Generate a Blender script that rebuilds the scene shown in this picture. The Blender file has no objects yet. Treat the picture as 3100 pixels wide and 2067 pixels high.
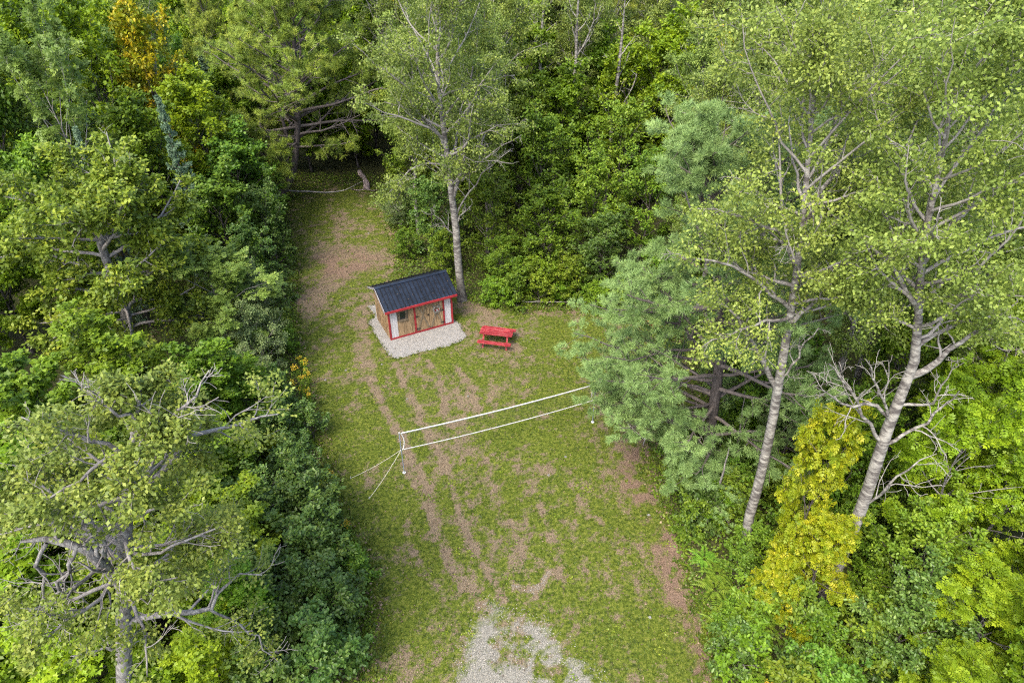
import bpy, math, random
import numpy as np
R = math.radians
PI = math.pi
scene = bpy.context.scene
C = scene.collection

# ------------------------------------------------------------ camera, sky, sun, exposure
cam_d = bpy.data.cameras.new('camera'); cam = bpy.data.objects.new('camera', cam_d); C.objects.link(cam)
cam.location = (0, 0, 22.07); cam.rotation_euler = (R(90 - 35.63), 0, 0)
cam_d.sensor_width = 36; cam_d.lens = 36 * 2067 / 3100; cam_d.clip_end = 2000; cam_d.clip_start = 0.3
scene.camera = cam
SUN_EL, SUN_AZ = 55, -148        # degrees; azimuth measured from +Y towards +X
world = bpy.data.worlds.new('World'); scene.world = world; world.use_nodes = True
wn = world.node_tree.nodes; wl = world.node_tree.links
sky = wn.new('ShaderNodeTexSky'); sky.sky_type = 'NISHITA'; sky.sun_disc = False
sky.sun_elevation = R(SUN_EL); sky.sun_rotation = R(SUN_AZ); sky.altitude = 200
sky.air_density = 1.0; sky.dust_density = 4.0; sky.ozone_density = 1.0
wl.new(sky.outputs[0], wn['Background'].inputs[0]); wn['Background'].inputs[1].default_value = 0.15
sun_d = bpy.data.lights.new('sun', 'SUN'); sun_d.energy = 1.0; sun_d.angle = R(20); sun_d.color = (1.0, 0.95, 0.86)
sun = bpy.data.objects.new('sun', sun_d); C.objects.link(sun)
sun.rotation_euler = (R(90 - SUN_EL), 0, R(180 - SUN_AZ)); sun.location = (-30, 20, 60)
vs = scene.view_settings; vs.view_transform = 'Standard'; vs.look = 'None'; vs.gamma = 1; vs.use_curve_mapping = False
vs.exposure = 2.2
scene.render.engine = 'CYCLES'
cy = scene.cycles; cy.max_bounces = 8; cy.diffuse_bounces = 6; cy.glossy_bounces = 2; cy.transmission_bounces = 4
cy.transparent_max_bounces = 4; cy.caustics_reflective = False; cy.caustics_refractive = False
scene.render.filter_size = 1.2 if hasattr(scene.render, 'filter_size') else 1.5
cy.pixel_filter_type = 'BLACKMAN_HARRIS'; cy.filter_width = 1.2
cy.use_denoising = False

# ------------------------------------------------------------ materials
def nt(name):
    m = bpy.data.materials.new(name); m.use_nodes = True
    n = m.node_tree.nodes; n.clear()
    return m, n, m.node_tree.links
def ramp(n, stops):
    r = n.new('ShaderNodeValToRGB'); e = r.color_ramp.elements
    while len(e) < len(stops): e.new(0.5)
    for k, (p, c) in enumerate(stops):
        e[k].position = p; e[k].color = (c[0], c[1], c[2], 1)
    return r
LEAF_GAIN = (1.62, 1.52, 1.0)
def leaf_mat(name, dark, mid, light, transl=0.28, rough=0.55, hue=0.03):
    k = LEAF_GAIN if transl > 0.06 and name not in ('grass', 'sumac_gold', 'maple_gold', 'red_leaf', 'yellow_flower') else (1, 1, 1); dark, mid, light = [tuple(a * b for a, b in zip(c, k)) for c in (dark, mid, light)]
    transl = min(transl * 1.35, .45)
    m, n, l = nt(name)
    at = n.new('ShaderNodeAttribute'); at.attribute_name = 'v'
    rp = ramp(n, [(0, dark), (0.5, mid), (1, light)]); l.new(at.outputs['Fac'], rp.inputs[0])
    oi = n.new('ShaderNodeObjectInfo')
    hs = n.new('ShaderNodeHueSaturation')
    mr = n.new('ShaderNodeMapRange'); mr.inputs[3].default_value = 0.5 - hue; mr.inputs[4].default_value = 0.5 + hue
    l.new(oi.outputs['Random'], mr.inputs[0]); l.new(mr.outputs[0], hs.inputs['Hue'])
    wh = n.new('ShaderNodeTexWhiteNoise'); wh.noise_dimensions = '1D'; l.new(oi.outputs['Random'], wh.inputs['W'])
    mv = n.new('ShaderNodeMapRange'); mv.inputs[3].default_value = 0.86; mv.inputs[4].default_value = 1.30
    l.new(wh.outputs['Value'], mv.inputs[0]); l.new(mv.outputs[0], hs.inputs['Value'])
    l.new(rp.outputs[0], hs.inputs['Color'])
    p = n.new('ShaderNodeBsdfPrincipled'); p.inputs['Roughness'].default_value = rough
    p.inputs['Specular IOR Level'].default_value = 0.3
    l.new(hs.outputs[0], p.inputs['Base Color'])
    t = n.new('ShaderNodeBsdfTranslucent'); l.new(hs.outputs[0], t.inputs[0])
    mx = n.new('ShaderNodeMixShader'); mx.inputs[0].default_value = transl
    o = n.new('ShaderNodeOutputMaterial')
    l.new(p.outputs[0], mx.inputs[1]); l.new(t.outputs[0], mx.inputs[2]); l.new(mx.outputs[0], o.inputs[0])
    return m
def noise_mat(name, c1, c2, scale=(8, 8, 8), rough=0.8, bump=0.3, detail=6, c3=None, thr=(0.35, 0.65), spec=0.3, bdist=0.02, metal=0):
    m, n, l = nt(name)
    tc = n.new('ShaderNodeTexCoord'); mp = n.new('ShaderNodeMapping'); mp.inputs['Scale'].default_value = scale
    l.new(tc.outputs['Object'], mp.inputs[0])
    ns = n.new('ShaderNodeTexNoise'); ns.inputs['Scale'].default_value = 1; ns.inputs['Detail'].default_value = detail
    ns.inputs['Roughness'].default_value = 0.65
    l.new(mp.outputs[0], ns.inputs['Vector'])
    st = [(thr[0], c1), (thr[1], c2)] if c3 is None else [(thr[0], c1), ((thr[0] + thr[1]) / 2, c2), (thr[1], c3)]
    rp = ramp(n, st); l.new(ns.outputs[0], rp.inputs[0])
    oi = n.new('ShaderNodeObjectInfo'); hs = n.new('ShaderNodeHueSaturation')
    mv = n.new('ShaderNodeMapRange'); mv.inputs[3].default_value = 0.85; mv.inputs[4].default_value = 1.15
    l.new(oi.outputs['Random'], mv.inputs[0]); l.new(mv.outputs[0], hs.inputs['Value']); l.new(rp.outputs[0], hs.inputs['Color'])
    p = n.new('ShaderNodeBsdfPrincipled'); p.inputs['Roughness'].default_value = rough
    p.inputs['Specular IOR Level'].default_value = spec; p.inputs['Metallic'].default_value = metal
    l.new(hs.outputs[0], p.inputs['Base Color'])
    b = n.new('ShaderNodeBump'); b.inputs['Strength'].default_value = bump; b.inputs['Distance'].default_value = bdist
    l.new(ns.outputs[0], b.inputs['Height']); l.new(b.outputs[0], p.inputs['Normal'])
    o = n.new('ShaderNodeOutputMaterial'); l.new(p.outputs[0], o.inputs[0])
    return m
M = {}
# foliage albedos
M['aspen_leaf'] = leaf_mat('aspen_leaf', (0.062, 0.094, 0.026), (0.098, 0.142, 0.036), (0.145, 0.188, 0.052), 0.30, 0.5, 0.012)
M['maple_green'] = leaf_mat('maple_green', (0.038, 0.078, 0.008), (0.070, 0.130, 0.010), (0.115, 0.185, 0.016), 0.30, 0.5, 0.012)
M['maple_lime'] = leaf_mat('maple_lime', (0.060, 0.110, 0.006), (0.105, 0.175, 0.010), (0.170, 0.235, 0.014), 0.32, 0.5, 0.01)
M['maple_dark'] = leaf_mat('maple_dark', (0.026, 0.056, 0.008), (0.048, 0.092, 0.012), (0.085, 0.135, 0.016), 0.25, 0.45, 0.012)
M['maple_gold'] = leaf_mat('maple_gold', (0.12, 0.19, 0.008), (0.27, 0.29, 0.010), (0.60, 0.44, 0.02), 0.32, 0.5, 0.008)
M['sumac_gold'] = leaf_mat('sumac_gold', (0.14, 0.22, 0.008), (0.27, 0.32, 0.010), (0.44, 0.41, 0.015), 0.32, 0.5, 0.004)
M['ash_pale'] = leaf_mat('ash_pale', (0.050, 0.085, 0.022), (0.090, 0.145, 0.036), (0.160, 0.220, 0.065), 0.28, 0.5, 0.01)
M['basswood'] = leaf_mat('basswood', (0.054, 0.094, 0.016), (0.105, 0.164, 0.022), (0.190, 0.245, 0.032), 0.30, 0.5, 0.005)
M['oak_leaf'] = leaf_mat('oak_leaf', (0.074, 0.108, 0.026), (0.118, 0.160, 0.036), (0.180, 0.215, 0.050), 0.28, 0.5, 0.005)
M['cherry_leaf'] = leaf_mat('cherry_leaf', (0.018, 0.042, 0.010), (0.038, 0.075, 0.018), (0.080, 0.125, 0.034), 0.20, 0.4, 0.01)
M['shrub_leaf'] = leaf_mat('shrub_leaf', (0.032, 0.066, 0.008), (0.066, 0.118, 0.012), (0.120, 0.170, 0.020), 0.25, 0.5, 0.02)
M['willow_leaf'] = leaf_mat('willow_leaf', (0.040, 0.070, 0.035), (0.075, 0.115, 0.058), (0.130, 0.175, 0.090), 0.2, 0.5, 0.01)
M['pine_blue'] = leaf_mat('pine_blue', (0.050, 0.094, 0.042), (0.088, 0.150, 0.066), (0.140, 0.215, 0.096), 0.15, 0.5, 0.01)
M['pine_yellow'] = leaf_mat('pine_yellow', (0.055, 0.088, 0.020), (0.120, 0.165, 0.030), (0.215, 0.250, 0.050), 0.15, 0.5, 0.01)
M['spruce_blue'] = leaf_mat('spruce_blue', (0.040, 0.075, 0.060), (0.080, 0.130, 0.110), (0.130, 0.190, 0.170), 0.1, 0.5, 0.005)
M['fern'] = leaf_mat('fern', (0.040, 0.090, 0.012), (0.080, 0.150, 0.020), (0.130, 0.200, 0.030), 0.3, 0.5, 0.02)
M['grass'] = leaf_mat('grass', (0.032, 0.056, 0.005), (0.076, 0.112, 0.007), (0.145, 0.165, 0.016), 0.2, 0.6, 0.0)
M['red_leaf'] = leaf_mat('red_leaf', (0.20, 0.010, 0.010), (0.38, 0.020, 0.018), (0.45, 0.09, 0.02), 0.25, 0.5, 0.0)
M['yellow_flower'] = leaf_mat('yellow_flower', (0.35, 0.22, 0.01), (0.50, 0.34, 0.02), (0.6, 0.45, 0.03), 0.2, 0.6, 0.0)
M['litter'] = leaf_mat('litter', (0.055, 0.036, 0.022), (0.115, 0.078, 0.048), (0.22, 0.16, 0.10), 0.05, 0.8, 0.0)
M['stone'] = leaf_mat('stone', (0.080, 0.072, 0.060), (0.150, 0.140, 0.118), (0.25, 0.235, 0.20), 0.0, 0.85, 0.0)
def bark_mat(name, base, dark, zs=9, amount=0.5, upper=None):
    """pale bark with dark horizontal scars (lenticels), rough and dark at the foot"""
    m, n, l = nt(name)
    tc = n.new('ShaderNodeTexCoord'); mp = n.new('ShaderNodeMapping'); mp.inputs['Scale'].default_value = (2.5, 2.5, zs)
    l.new(tc.outputs['Object'], mp.inputs[0])
    a = n.new('ShaderNodeTexNoise'); a.inputs['Scale'].default_value = 1.2; a.inputs['Detail'].default_value = 5; a.inputs['Roughness'].default_value = .7
    l.new(mp.outputs[0], a.inputs['Vector'])
    r1 = ramp(n, [(0.42 - 0.0, dark), (0.42 + amount * 0.25, base)]); l.new(a.outputs[0], r1.inputs[0])
    sx = n.new('ShaderNodeSeparateXYZ'); l.new(tc.outputs['Object'], sx.inputs[0])
    b = n.new('ShaderNodeTexNoise'); b.inputs['Scale'].default_value = 6; b.inputs['Detail'].default_value = 4
    l.new(tc.outputs['Object'], b.inputs['Vector'])
    ad = n.new('ShaderNodeMath'); ad.operation = 'MULTIPLY_ADD'; ad.inputs[1].default_value = 2.2; l.new(b.outputs[0], ad.inputs[0]); l.new(sx.outputs[2], ad.inputs[2])
    mr = n.new('ShaderNodeMapRange'); mr.inputs[1].default_value = 1.6; mr.inputs[2].default_value = 3.4; l.new(ad.outputs[0], mr.inputs[0])
    mx = n.new('ShaderNodeMix'); mx.data_type = 'RGBA'; l.new(mr.outputs[0], mx.inputs['Factor'])
    r2 = ramp(n, [(0.4, (dark[0] * .7, dark[1] * .7, dark[2] * .7)), (0.6, tuple(0.45 * q for q in base))]); l.new(b.outputs[0], r2.inputs[0])
    l.new(r2.outputs[0], mx.inputs['A']); l.new(r1.outputs[0], mx.inputs['B'])
    p = n.new('ShaderNodeBsdfPrincipled'); p.inputs['Roughness'].default_value = .85; p.inputs['Specular IOR Level'].default_value = .2
    l.new(mx.outputs['Result'], p.inputs['Base Color'])
    bp = n.new('ShaderNodeBump'); bp.inputs['Strength'].default_value = .6; bp.inputs['Distance'].default_value = .03
    l.new(a.outputs[0], bp.inputs['Height']); l.new(bp.outputs[0], p.inputs['Normal'])
    o = n.new('ShaderNodeOutputMaterial'); l.new(p.outputs[0], o.inputs[0])
    return m
M['aspen_bark'] = bark_mat('aspen_bark', (0.275, 0.26, 0.225), (0.075, 0.066, 0.06), 7, .8)
M['aspen_twig'] = noise_mat('aspen_twig', (0.15, 0.135, 0.12), (0.28, 0.26, 0.23), (4, 4, 4), .85, .2)
M['grey_bark'] = noise_mat('grey_bark', (0.07, 0.062, 0.058), (0.155, 0.145, 0.135), (14, 14, 5), .9, .8, c3=(0.26, 0.25, 0.225), bdist=.04)
M['grey_twig'] = noise_mat('grey_twig', (0.14, 0.125, 0.115), (0.27, 0.25, 0.23), (4, 4, 4), .85, .2)
M['dark_bark'] = noise_mat('dark_bark', (0.035, 0.028, 0.026), (0.10, 0.085, 0.078), (16, 16, 4), .9, .8, bdist=.04)
M['dark_twig'] = noise_mat('dark_twig', (0.06, 0.05, 0.042), (0.12, 0.10, 0.09), (4, 4, 4), .9, .2)
M['wood'] = noise_mat('wood', (0.080, 0.052, 0.027), (0.225, 0.148, 0.076), (26, 26, 2.2), .8, .35, c3=(0.33, 0.24, 0.14), thr=(.34, .66), bdist=.01)
M['wood_grey'] = noise_mat('wood_grey', (0.050, 0.040, 0.028), (0.130, 0.100, 0.064), (25, 25, 2), .85, .4, c3=(0.22, 0.175, 0.115), thr=(.3, .7), bdist=.01)
M['wood_floor'] = noise_mat('wood_floor', (0.10, 0.08, 0.06), (0.2, 0.16, 0.12), (25, 2, 25), .9, .3)
M['red_trim'] = noise_mat('red_trim', (0.19, 0.014, 0.018), (0.28, 0.026, 0.030), (3, 3, 3), .5, .1)
M['white_wood'] = noise_mat('white_wood', (0.34, 0.325, 0.32), (0.48, 0.46, 0.46), (12, 12, 1.5), .6, .2)
M['red_paint'] = noise_mat('red_paint', (0.080, 0.006, 0.008), (0.21, 0.010, 0.014), (3, 26, 26), .6, .5, c3=(0.30, 0.095, 0.09), thr=(.38, .66), bdist=.01)
M['roof_metal'] = noise_mat('roof_metal', (0.006, 0.009, 0.016), (0.012, 0.018, 0.032), (3, 3, 3), .26, .04, spec=.6)
M['roof_rib'] = noise_mat('roof_rib', (0.003, 0.003, 0.005), (0.006, 0.006, 0.009), (3, 3, 3), .5, .04, spec=.25)  # shadow side of the ribs painted in as a near-black colour
M['black_iron'] = noise_mat('black_iron', (0.008, 0.008, 0.008), (0.02, 0.02, 0.02), (20, 20, 20), .5, .1)
M['galvanised'] = noise_mat('galvanised', (0.18, 0.21, 0.26), (0.28, 0.31, 0.36), (10, 10, 10), .45, .05, metal=.4)
M['white_band'] = noise_mat('white_band', (0.38, 0.37, 0.35), (0.5, 0.49, 0.46), (6, 6, 6), .6, .1)
M['cord'] = noise_mat('cord', (0.02, 0.02, 0.02), (0.05, 0.05, 0.05), (6, 6, 6), .7, .0)
M['rope'] = noise_mat('rope', (0.38, 0.36, 0.30), (0.55, 0.52, 0.45), (30, 30, 30), .8, .1)
M['blue_label'] = noise_mat('blue_label', (0.03, 0.05, 0.28), (0.05, 0.08, 0.36), (6, 6, 6), .5, .0)
M['soil'] = noise_mat('soil', (0.015, 0.010, 0.007), (0.05, 0.035, 0.022), (20, 20, 20), .95, .4)
M['snag_wood'] = noise_mat('snag_wood', (0.05, 0.035, 0.035), (0.20, 0.15, 0.14), (9, 9, 3), .9, .8, c3=(0.40, 0.34, 0.31), bdist=.04)
def glass_mat():
    m, n, l = nt('window_glass')
    p = n.new('ShaderNodeBsdfPrincipled'); p.inputs['Base Color'].default_value = (0.012, 0.015, 0.018, 1)
    p.inputs['Roughness'].default_value = 0.08; p.inputs['Specular IOR Level'].default_value = 0.6
    o = n.new('ShaderNodeOutputMaterial'); l.new(p.outputs[0], o.inputs[0]); return m
M['glass'] = glass_mat()

# ------------------------------------------------------------ mesh helpers
def mesh_np(name, verts, faces, mats, smooth=False, v=None, midx=None):
    """faces: (F, n) array, or a list of such arrays"""
    if not isinstance(faces, list): faces = [faces]
    verts = np.asarray(verts, np.float32)
    me = bpy.data.meshes.new(name)
    li = np.concatenate([f.ravel() for f in faces]).astype(np.int32)
    tot = np.concatenate([np.full(len(f), f.shape[1], np.int32) for f in faces])
    st = np.concatenate([[0], np.cumsum(tot)[:-1]]).astype(np.int32)
    me.vertices.add(len(verts)); me.vertices.foreach_set('co', verts.ravel())
    me.loops.add(len(li)); me.loops.foreach_set('vertex_index', li)
    me.polygons.add(len(tot)); me.polygons.foreach_set('loop_start', st)
    try: me.polygons.foreach_set('loop_total', tot)
    except Exception: pass
    if smooth: me.polygons.foreach_set('use_smooth', np.ones(len(tot), bool))
    for m in (mats if isinstance(mats, (list, tuple)) else [mats]): me.materials.append(m)
    if midx is not None: me.polygons.foreach_set('material_index', np.asarray(midx, np.int32))
    if v is not None:
        a = me.attributes.new('v', 'FLOAT', 'FACE'); a.data.foreach_set('value', np.asarray(v, np.float32))
    me.update(calc_edges=True)
    return me
def link(name, data, parent=None, loc=(0, 0, 0), rot=(0, 0, 0), scale=(1, 1, 1), kind=None):
    o = bpy.data.objects.new(name, data); C.objects.link(o); o.location = loc; o.rotation_euler = rot; o.scale = scale
    if parent is not None: o.parent = parent
    if kind: o['kind'] = kind
    return o
def tag(o, label, cat, group=None):
    o['label'] = label; o['category'] = cat
    if group: o['group'] = group
    return o
def thing(name, label, cat, loc=(0, 0, 0), rz=0, group=None, scale=(1, 1, 1)):
    return tag(link(name, None, None, loc, (0, 0, rz), scale), label, cat, group)
class MB:
    """collects boxes, bars and prisms into one mesh"""
    def __init__(s): s.v = []; s.f = []
    def hexa(s, p):
        b = len(s.v); s.v += [tuple(q) for q in p]
        s.f += [tuple(b + k for k in q) for q in ((3, 2, 1, 0), (4, 5, 6, 7), (0, 1, 5, 4), (1, 2, 6, 5), (2, 3, 7, 6), (3, 0, 4, 7))]
        return s
    def box(s, x0, x1, y0, y1, z0, z1):
        return s.hexa([(x0, y0, z0), (x1, y0, z0), (x1, y1, z0), (x0, y1, z0), (x0, y0, z1), (x1, y0, z1), (x1, y1, z1), (x0, y1, z1)])
    def bar(s, a, b, w, h, up=(0, 0, 1)):
        a = np.array(a, float); b = np.array(b, float); t = b - a; t /= np.linalg.norm(t)
        sd = np.cross(t, up); sd /= np.linalg.norm(sd); u = np.cross(sd, t); sd *= w / 2; u *= h / 2
        return s.hexa([a - sd - u, a + sd - u, a + sd + u, a - sd + u, b - sd - u, b + sd - u, b + sd + u, b - sd + u])
    def prism(s, pts, z0, z1):
        b = len(s.v); n = len(pts)
        s.v += [(x, y, z0) for x, y in pts] + [(x, y, z1) for x, y in pts]
        s.f.append(tuple(b + k for k in range(n))[::-1]); s.f.append(tuple(b + n + k for k in range(n)))
        for k in range(n): s.f.append((b + k, b + (k + 1) % n, b + n + (k + 1) % n, b + n + k))
        return s
    def build(s, name, mat, parent=None, loc=(0, 0, 0), bevel=0, kind=None, rot=(0, 0, 0)):
        me = bpy.data.meshes.new(name); me.from_pydata([tuple(map(float, q)) for q in s.v], [], s.f); me.materials.append(mat); me.update()
        o = link(name, me, parent, loc, rot, kind=kind)
        if bevel:
            bv = o.modifiers.new('bevel', 'BEVEL'); bv.width = bevel; bv.segments = 1
        return o
def norm(a): return a / np.maximum(np.linalg.norm(a, axis=-1, keepdims=True), 1e-9)
def tubes(P, Rr, n):
    """P (B,K,3) polylines, Rr (B,K) radii -> verts, quads"""
    B, K = P.shape[:2]
    T = norm(np.gradient(P, axis=1))
    m = norm(P[:, -1] - P[:, 0]); ref = np.where(np.abs(m[:, 2:3]) > .8, np.array([[1., 0, 0]]), np.array([[0, 0, 1.]]))
    A = norm(np.cross(T, ref[:, None, :])); Bn = np.cross(T, A)
    th = np.arange(n) * 2 * PI / n
    V = P[:, :, None, :] + Rr[:, :, None, None] * (np.cos(th)[None, None, :, None] * A[:, :, None, :] + np.sin(th)[None, None, :, None] * Bn[:, :, None, :])
    b = (np.arange(B) * K * n)[:, None, None]; k = (np.arange(K - 1) * n)[None, :, None]; j = np.arange(n)[None, None, :]; j2 = (j + 1) % n
    q = np.stack([b + k + j, b + k + j2, b + k + n + j2, b + k + n + j], -1).reshape(-1, 4)
    return V.reshape(-1, 3), q
def tube_mesh(name, sets, mat):
    vs_, fs_, off = [], [], 0
    for P, Rr, n in sets:
        if len(P) == 0: continue
        v, f = tubes(P, Rr, n); vs_.append(v); fs_.append(f + off); off += len(v)
    return mesh_np(name, np.concatenate(vs_), np.concatenate(fs_), mat, smooth=True)
def resample(pts, K):
    pts = np.array(pts, float); d = np.concatenate([[0], np.cumsum(np.linalg.norm(np.diff(pts[:, :3], axis=0), axis=1))]); t = np.linspace(0, d[-1], K)
    return np.stack([np.interp(t, d, pts[:, c]) for c in range(pts.shape[1])], 1)
def smooth_path(pts, K, w=0.0, rng=None):
    """pts rows x,y,z,r -> Catmull-Rom resampled to K rows"""
    p = np.array(pts, float); e = np.concatenate([[2 * p[0] - p[1]], p, [2 * p[-1] - p[-2]]]); out = []
    for i in range(1, len(e) - 2):
        for t in np.linspace(0, 1, 8, endpoint=False):
            a, b, c, d = e[i - 1:i + 3]
            out.append(.5 * ((2 * b) + (-a + c) * t + (2 * a - 5 * b + 4 * c - d) * t * t + (-a + 3 * b - 3 * c + d) * t ** 3))
    out.append(p[-1]); q = resample(np.array(out), K)
    if w and rng is not None: q[1:, :3] += rng.normal(0, w, (K - 1, 3))
    return q
def at(P, s):
    """P (B,K,c), s (B,n) in 0..1 -> (B,n,c)"""
    K = P.shape[1]; x = np.clip(s, 0, .9999) * (K - 1); i = x.astype(int); f = (x - i)[..., None]; b = np.arange(len(P))[:, None]
    return P[b, i] * (1 - f) + P[b, i + 1] * f
def curves(S, D, L, K, pull, wob, rng):
    """start (B,3), dir, length (B,) -> (B,K,3) wandering polylines; pull = vector added to the direction at each step"""
    P = [S]; D = D.copy(); st = (L / (K - 1))[:, None]
    for k in range(K - 1):
        D = norm(D + np.asarray(pull) / (K - 1) + rng.normal(0, wob, D.shape)); P.append(P[-1] + D * st)
    return np.stack(P, 1)
def children(P, Rr, L, n, s0, s1, ang, ratio, K, pull, wob, rng, flat=1.0, rr=.55, taper=.25):
    B = len(P); s = s0 + (s1 - s0) * ((np.arange(n)[None] + rng.random((B, n))) / n)
    X = at(P, s); T = norm(at(np.gradient(P, axis=1), s)); r0 = at(Rr[..., None], s)[..., 0]
    X = X.reshape(-1, 3); T = T.reshape(-1, 3); r0 = r0.reshape(-1); s_ = s.reshape(-1)
    rv = norm(rng.normal(0, 1, T.shape)); Q = norm(np.cross(T, rv))
    if flat < 1: Q[:, 2] *= flat; Q = norm(Q)
    a = np.radians(rng.normal(ang, 9, len(T)))[:, None]
    D = norm(np.cos(a) * T + np.sin(a) * Q)
    Ln = np.repeat(L, n) * ratio * (1.15 - .75 * s_) * rng.uniform(.65, 1.25, len(s_))
    P2 = curves(X, D, Ln, K, pull, wob, rng)
    R2 = (r0 * rr)[:, None] * np.linspace(1, taper, K)[None]
    return P2, R2, Ln
# ------------------------------------------------------------ leaves
def template(kind):
    if kind == 'kite':   V = [(0, 0, 0), (.32, .5, .06), (0, 1, 0), (-.32, .5, .06)]; F = [(0, 1, 2, 3)]
    elif kind == 'round': V = [(0, 0, 0), (.45, .3, .07), (.42, .75, .05), (0, 1, -.03), (-.42, .75, .05), (-.45, .3, .07)]; F = [(0, 1, 2, 3), (0, 3, 4, 5)]
    elif kind == 'oval': V = [(0, 0, 0), (.24, .25, .08), (.24, .7, .08), (0, 1, -.02), (-.24, .7, .08), (-.24, .25, .08)]; F = [(0, 1, 2, 3), (0, 3, 4, 5)]
    elif kind == 'maple':
        V, F = [], []
        for a, s in ((0, 1.), (62, .82), (-62, .82)):
            c, d = math.cos(R(a)), math.sin(R(a)); b = len(V)
            for x, y, z in ((0, 0, 0), (.30, .42, .05), (0, 1, -.07), (-.30, .42, .05)): V.append(((x * c + y * d) * s, (-x * d + y * c) * s, z + (.012 if a else 0)))
            F.append((b, b + 1, b + 2, b + 3))
    elif kind == 'pinnate':
        V, F = [], []
        for y, a, s in ((.15, 62, .36), (.15, -62, .36), (.42, 55, .40), (.42, -55, .40), (.66, 45, .38), (.66, -45, .38), (.7, 0, .40)):
            c, d = math.cos(R(a)), math.sin(R(a)); b = len(V)
            for x, q, z in ((0, 0, .02), (.26, .5, 0), (0, 1, -.14), (-.26, .5, 0)): V.append(((x * c + q * d) * s, y + (-x * d + q * c) * s - .1, z * s - .25 * y * y))
            F.append((b, b + 1, b + 2, b + 3))
    elif kind == 'needles':
        V, F = [], []
        rg = np.random.default_rng(3)
        for k in range(11):
            a = 2 * PI * k / 11 + rg.uniform(-.2, .2); o = R(rg.uniform(18, 62)); d = np.array([math.sin(o) * math.cos(a), math.cos(o), math.sin(o) * math.sin(a)])
            s = np.cross(d, rg.normal(0, 1, 3)); s = s / np.linalg.norm(s) * .045; b = len(V)
            V += [tuple(-s), tuple(s), tuple(d * rg.uniform(.8, 1.05))]; F.append((b, b + 1, b + 2))
    elif kind == 'stub':   # spruce needle spray
        V = [(-.22, 0, 0), (.22, 0, 0), (.10, 1, -.05), (-.10, 1, -.05), (0, 0, -.2), (0, 0, .2), (0, 1, .02), (0, 1, -.1)]; F = [(0, 1, 2, 3), (4, 5, 6, 7)]
    elif kind == 'blade': V = [(-.10, 0, 0), (.10, 0, 0), (.02, .9, .45)]; F = [(0, 1, 2)]
    elif kind == 'tuft':
        V, F = [], []
        rg = np.random.default_rng(5)
        for k in range(3):
            a = 2 * PI * k / 3 + rg.uniform(-.5, .5); d = np.array([math.cos(a), math.sin(a), rg.uniform(.4, 1.1)]); s = np.array([-math.sin(a), math.cos(a), 0]) * .26; b = len(V)
            V += [tuple(-s), tuple(s), tuple(d * rg.uniform(.6, 1))]; F.append((b, b + 1, b + 2))
    elif kind == 'pebble': V = [(0, 0, .5), (.6, 0, 0), (0, .5, .05), (-.5, .1, 0), (.05, -.55, 0)]; F = [(0, 1, 2), (0, 2, 3), (0, 3, 4), (0, 4, 1)]
    return np.array(V, float), np.array(F)
def scatter(name, kind, pos, nrm, along, size, v, mat):
    tv, tf = template(kind); N = len(pos)
    n = norm(nrm); x = norm(np.cross(along, n)); y = np.cross(n, x); s = size[:, None, None]
    V = pos[:, None, :] + s * (tv[None, :, 0:1] * x[:, None] + tv[None, :, 1:2] * y[:, None] + tv[None, :, 2:3] * n[:, None])
    F = (np.arange(N) * len(tv))[:, None, None] + tf[None]
    return mesh_np(name, V.reshape(-1, 3), F.reshape(-1, tf.shape[1]), mat, v=np.repeat(v, len(tf)))
def leaves_on(P, n, spread, size, rng, up=1.2, droop=.35, tipward=0.0, cl=.35, s0=.1, outward=None, lw=.7):
    B = len(P); s = s0 + (1 - s0) * rng.random((B, n)) ** (1 - tipward)
    X = at(P, s).reshape(-1, 3); T = np.repeat(norm(P[:, -1] - P[:, 0]), n, 0)
    j = rng.normal(0, 1, X.shape) * spread; j[:, 2] *= .55
    pos = X + j
    al = norm(T * .7 + rng.normal(0, .7, X.shape) + np.array([0, 0, -droop]))
    nr = norm(np.array([0, 0, up]) + rng.normal(0, .55, X.shape))
    nr = norm(nr - al * np.sum(nr * al, -1, keepdims=True) * .8)
    sz = size * rng.uniform(.65, 1.25, len(X))
    v = np.clip(.5 + np.repeat(rng.normal(0, cl * .5, B), n) + rng.normal(0, cl * .32, len(X)), 0, 1)
    return pos, nr, al, sz, v

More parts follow.
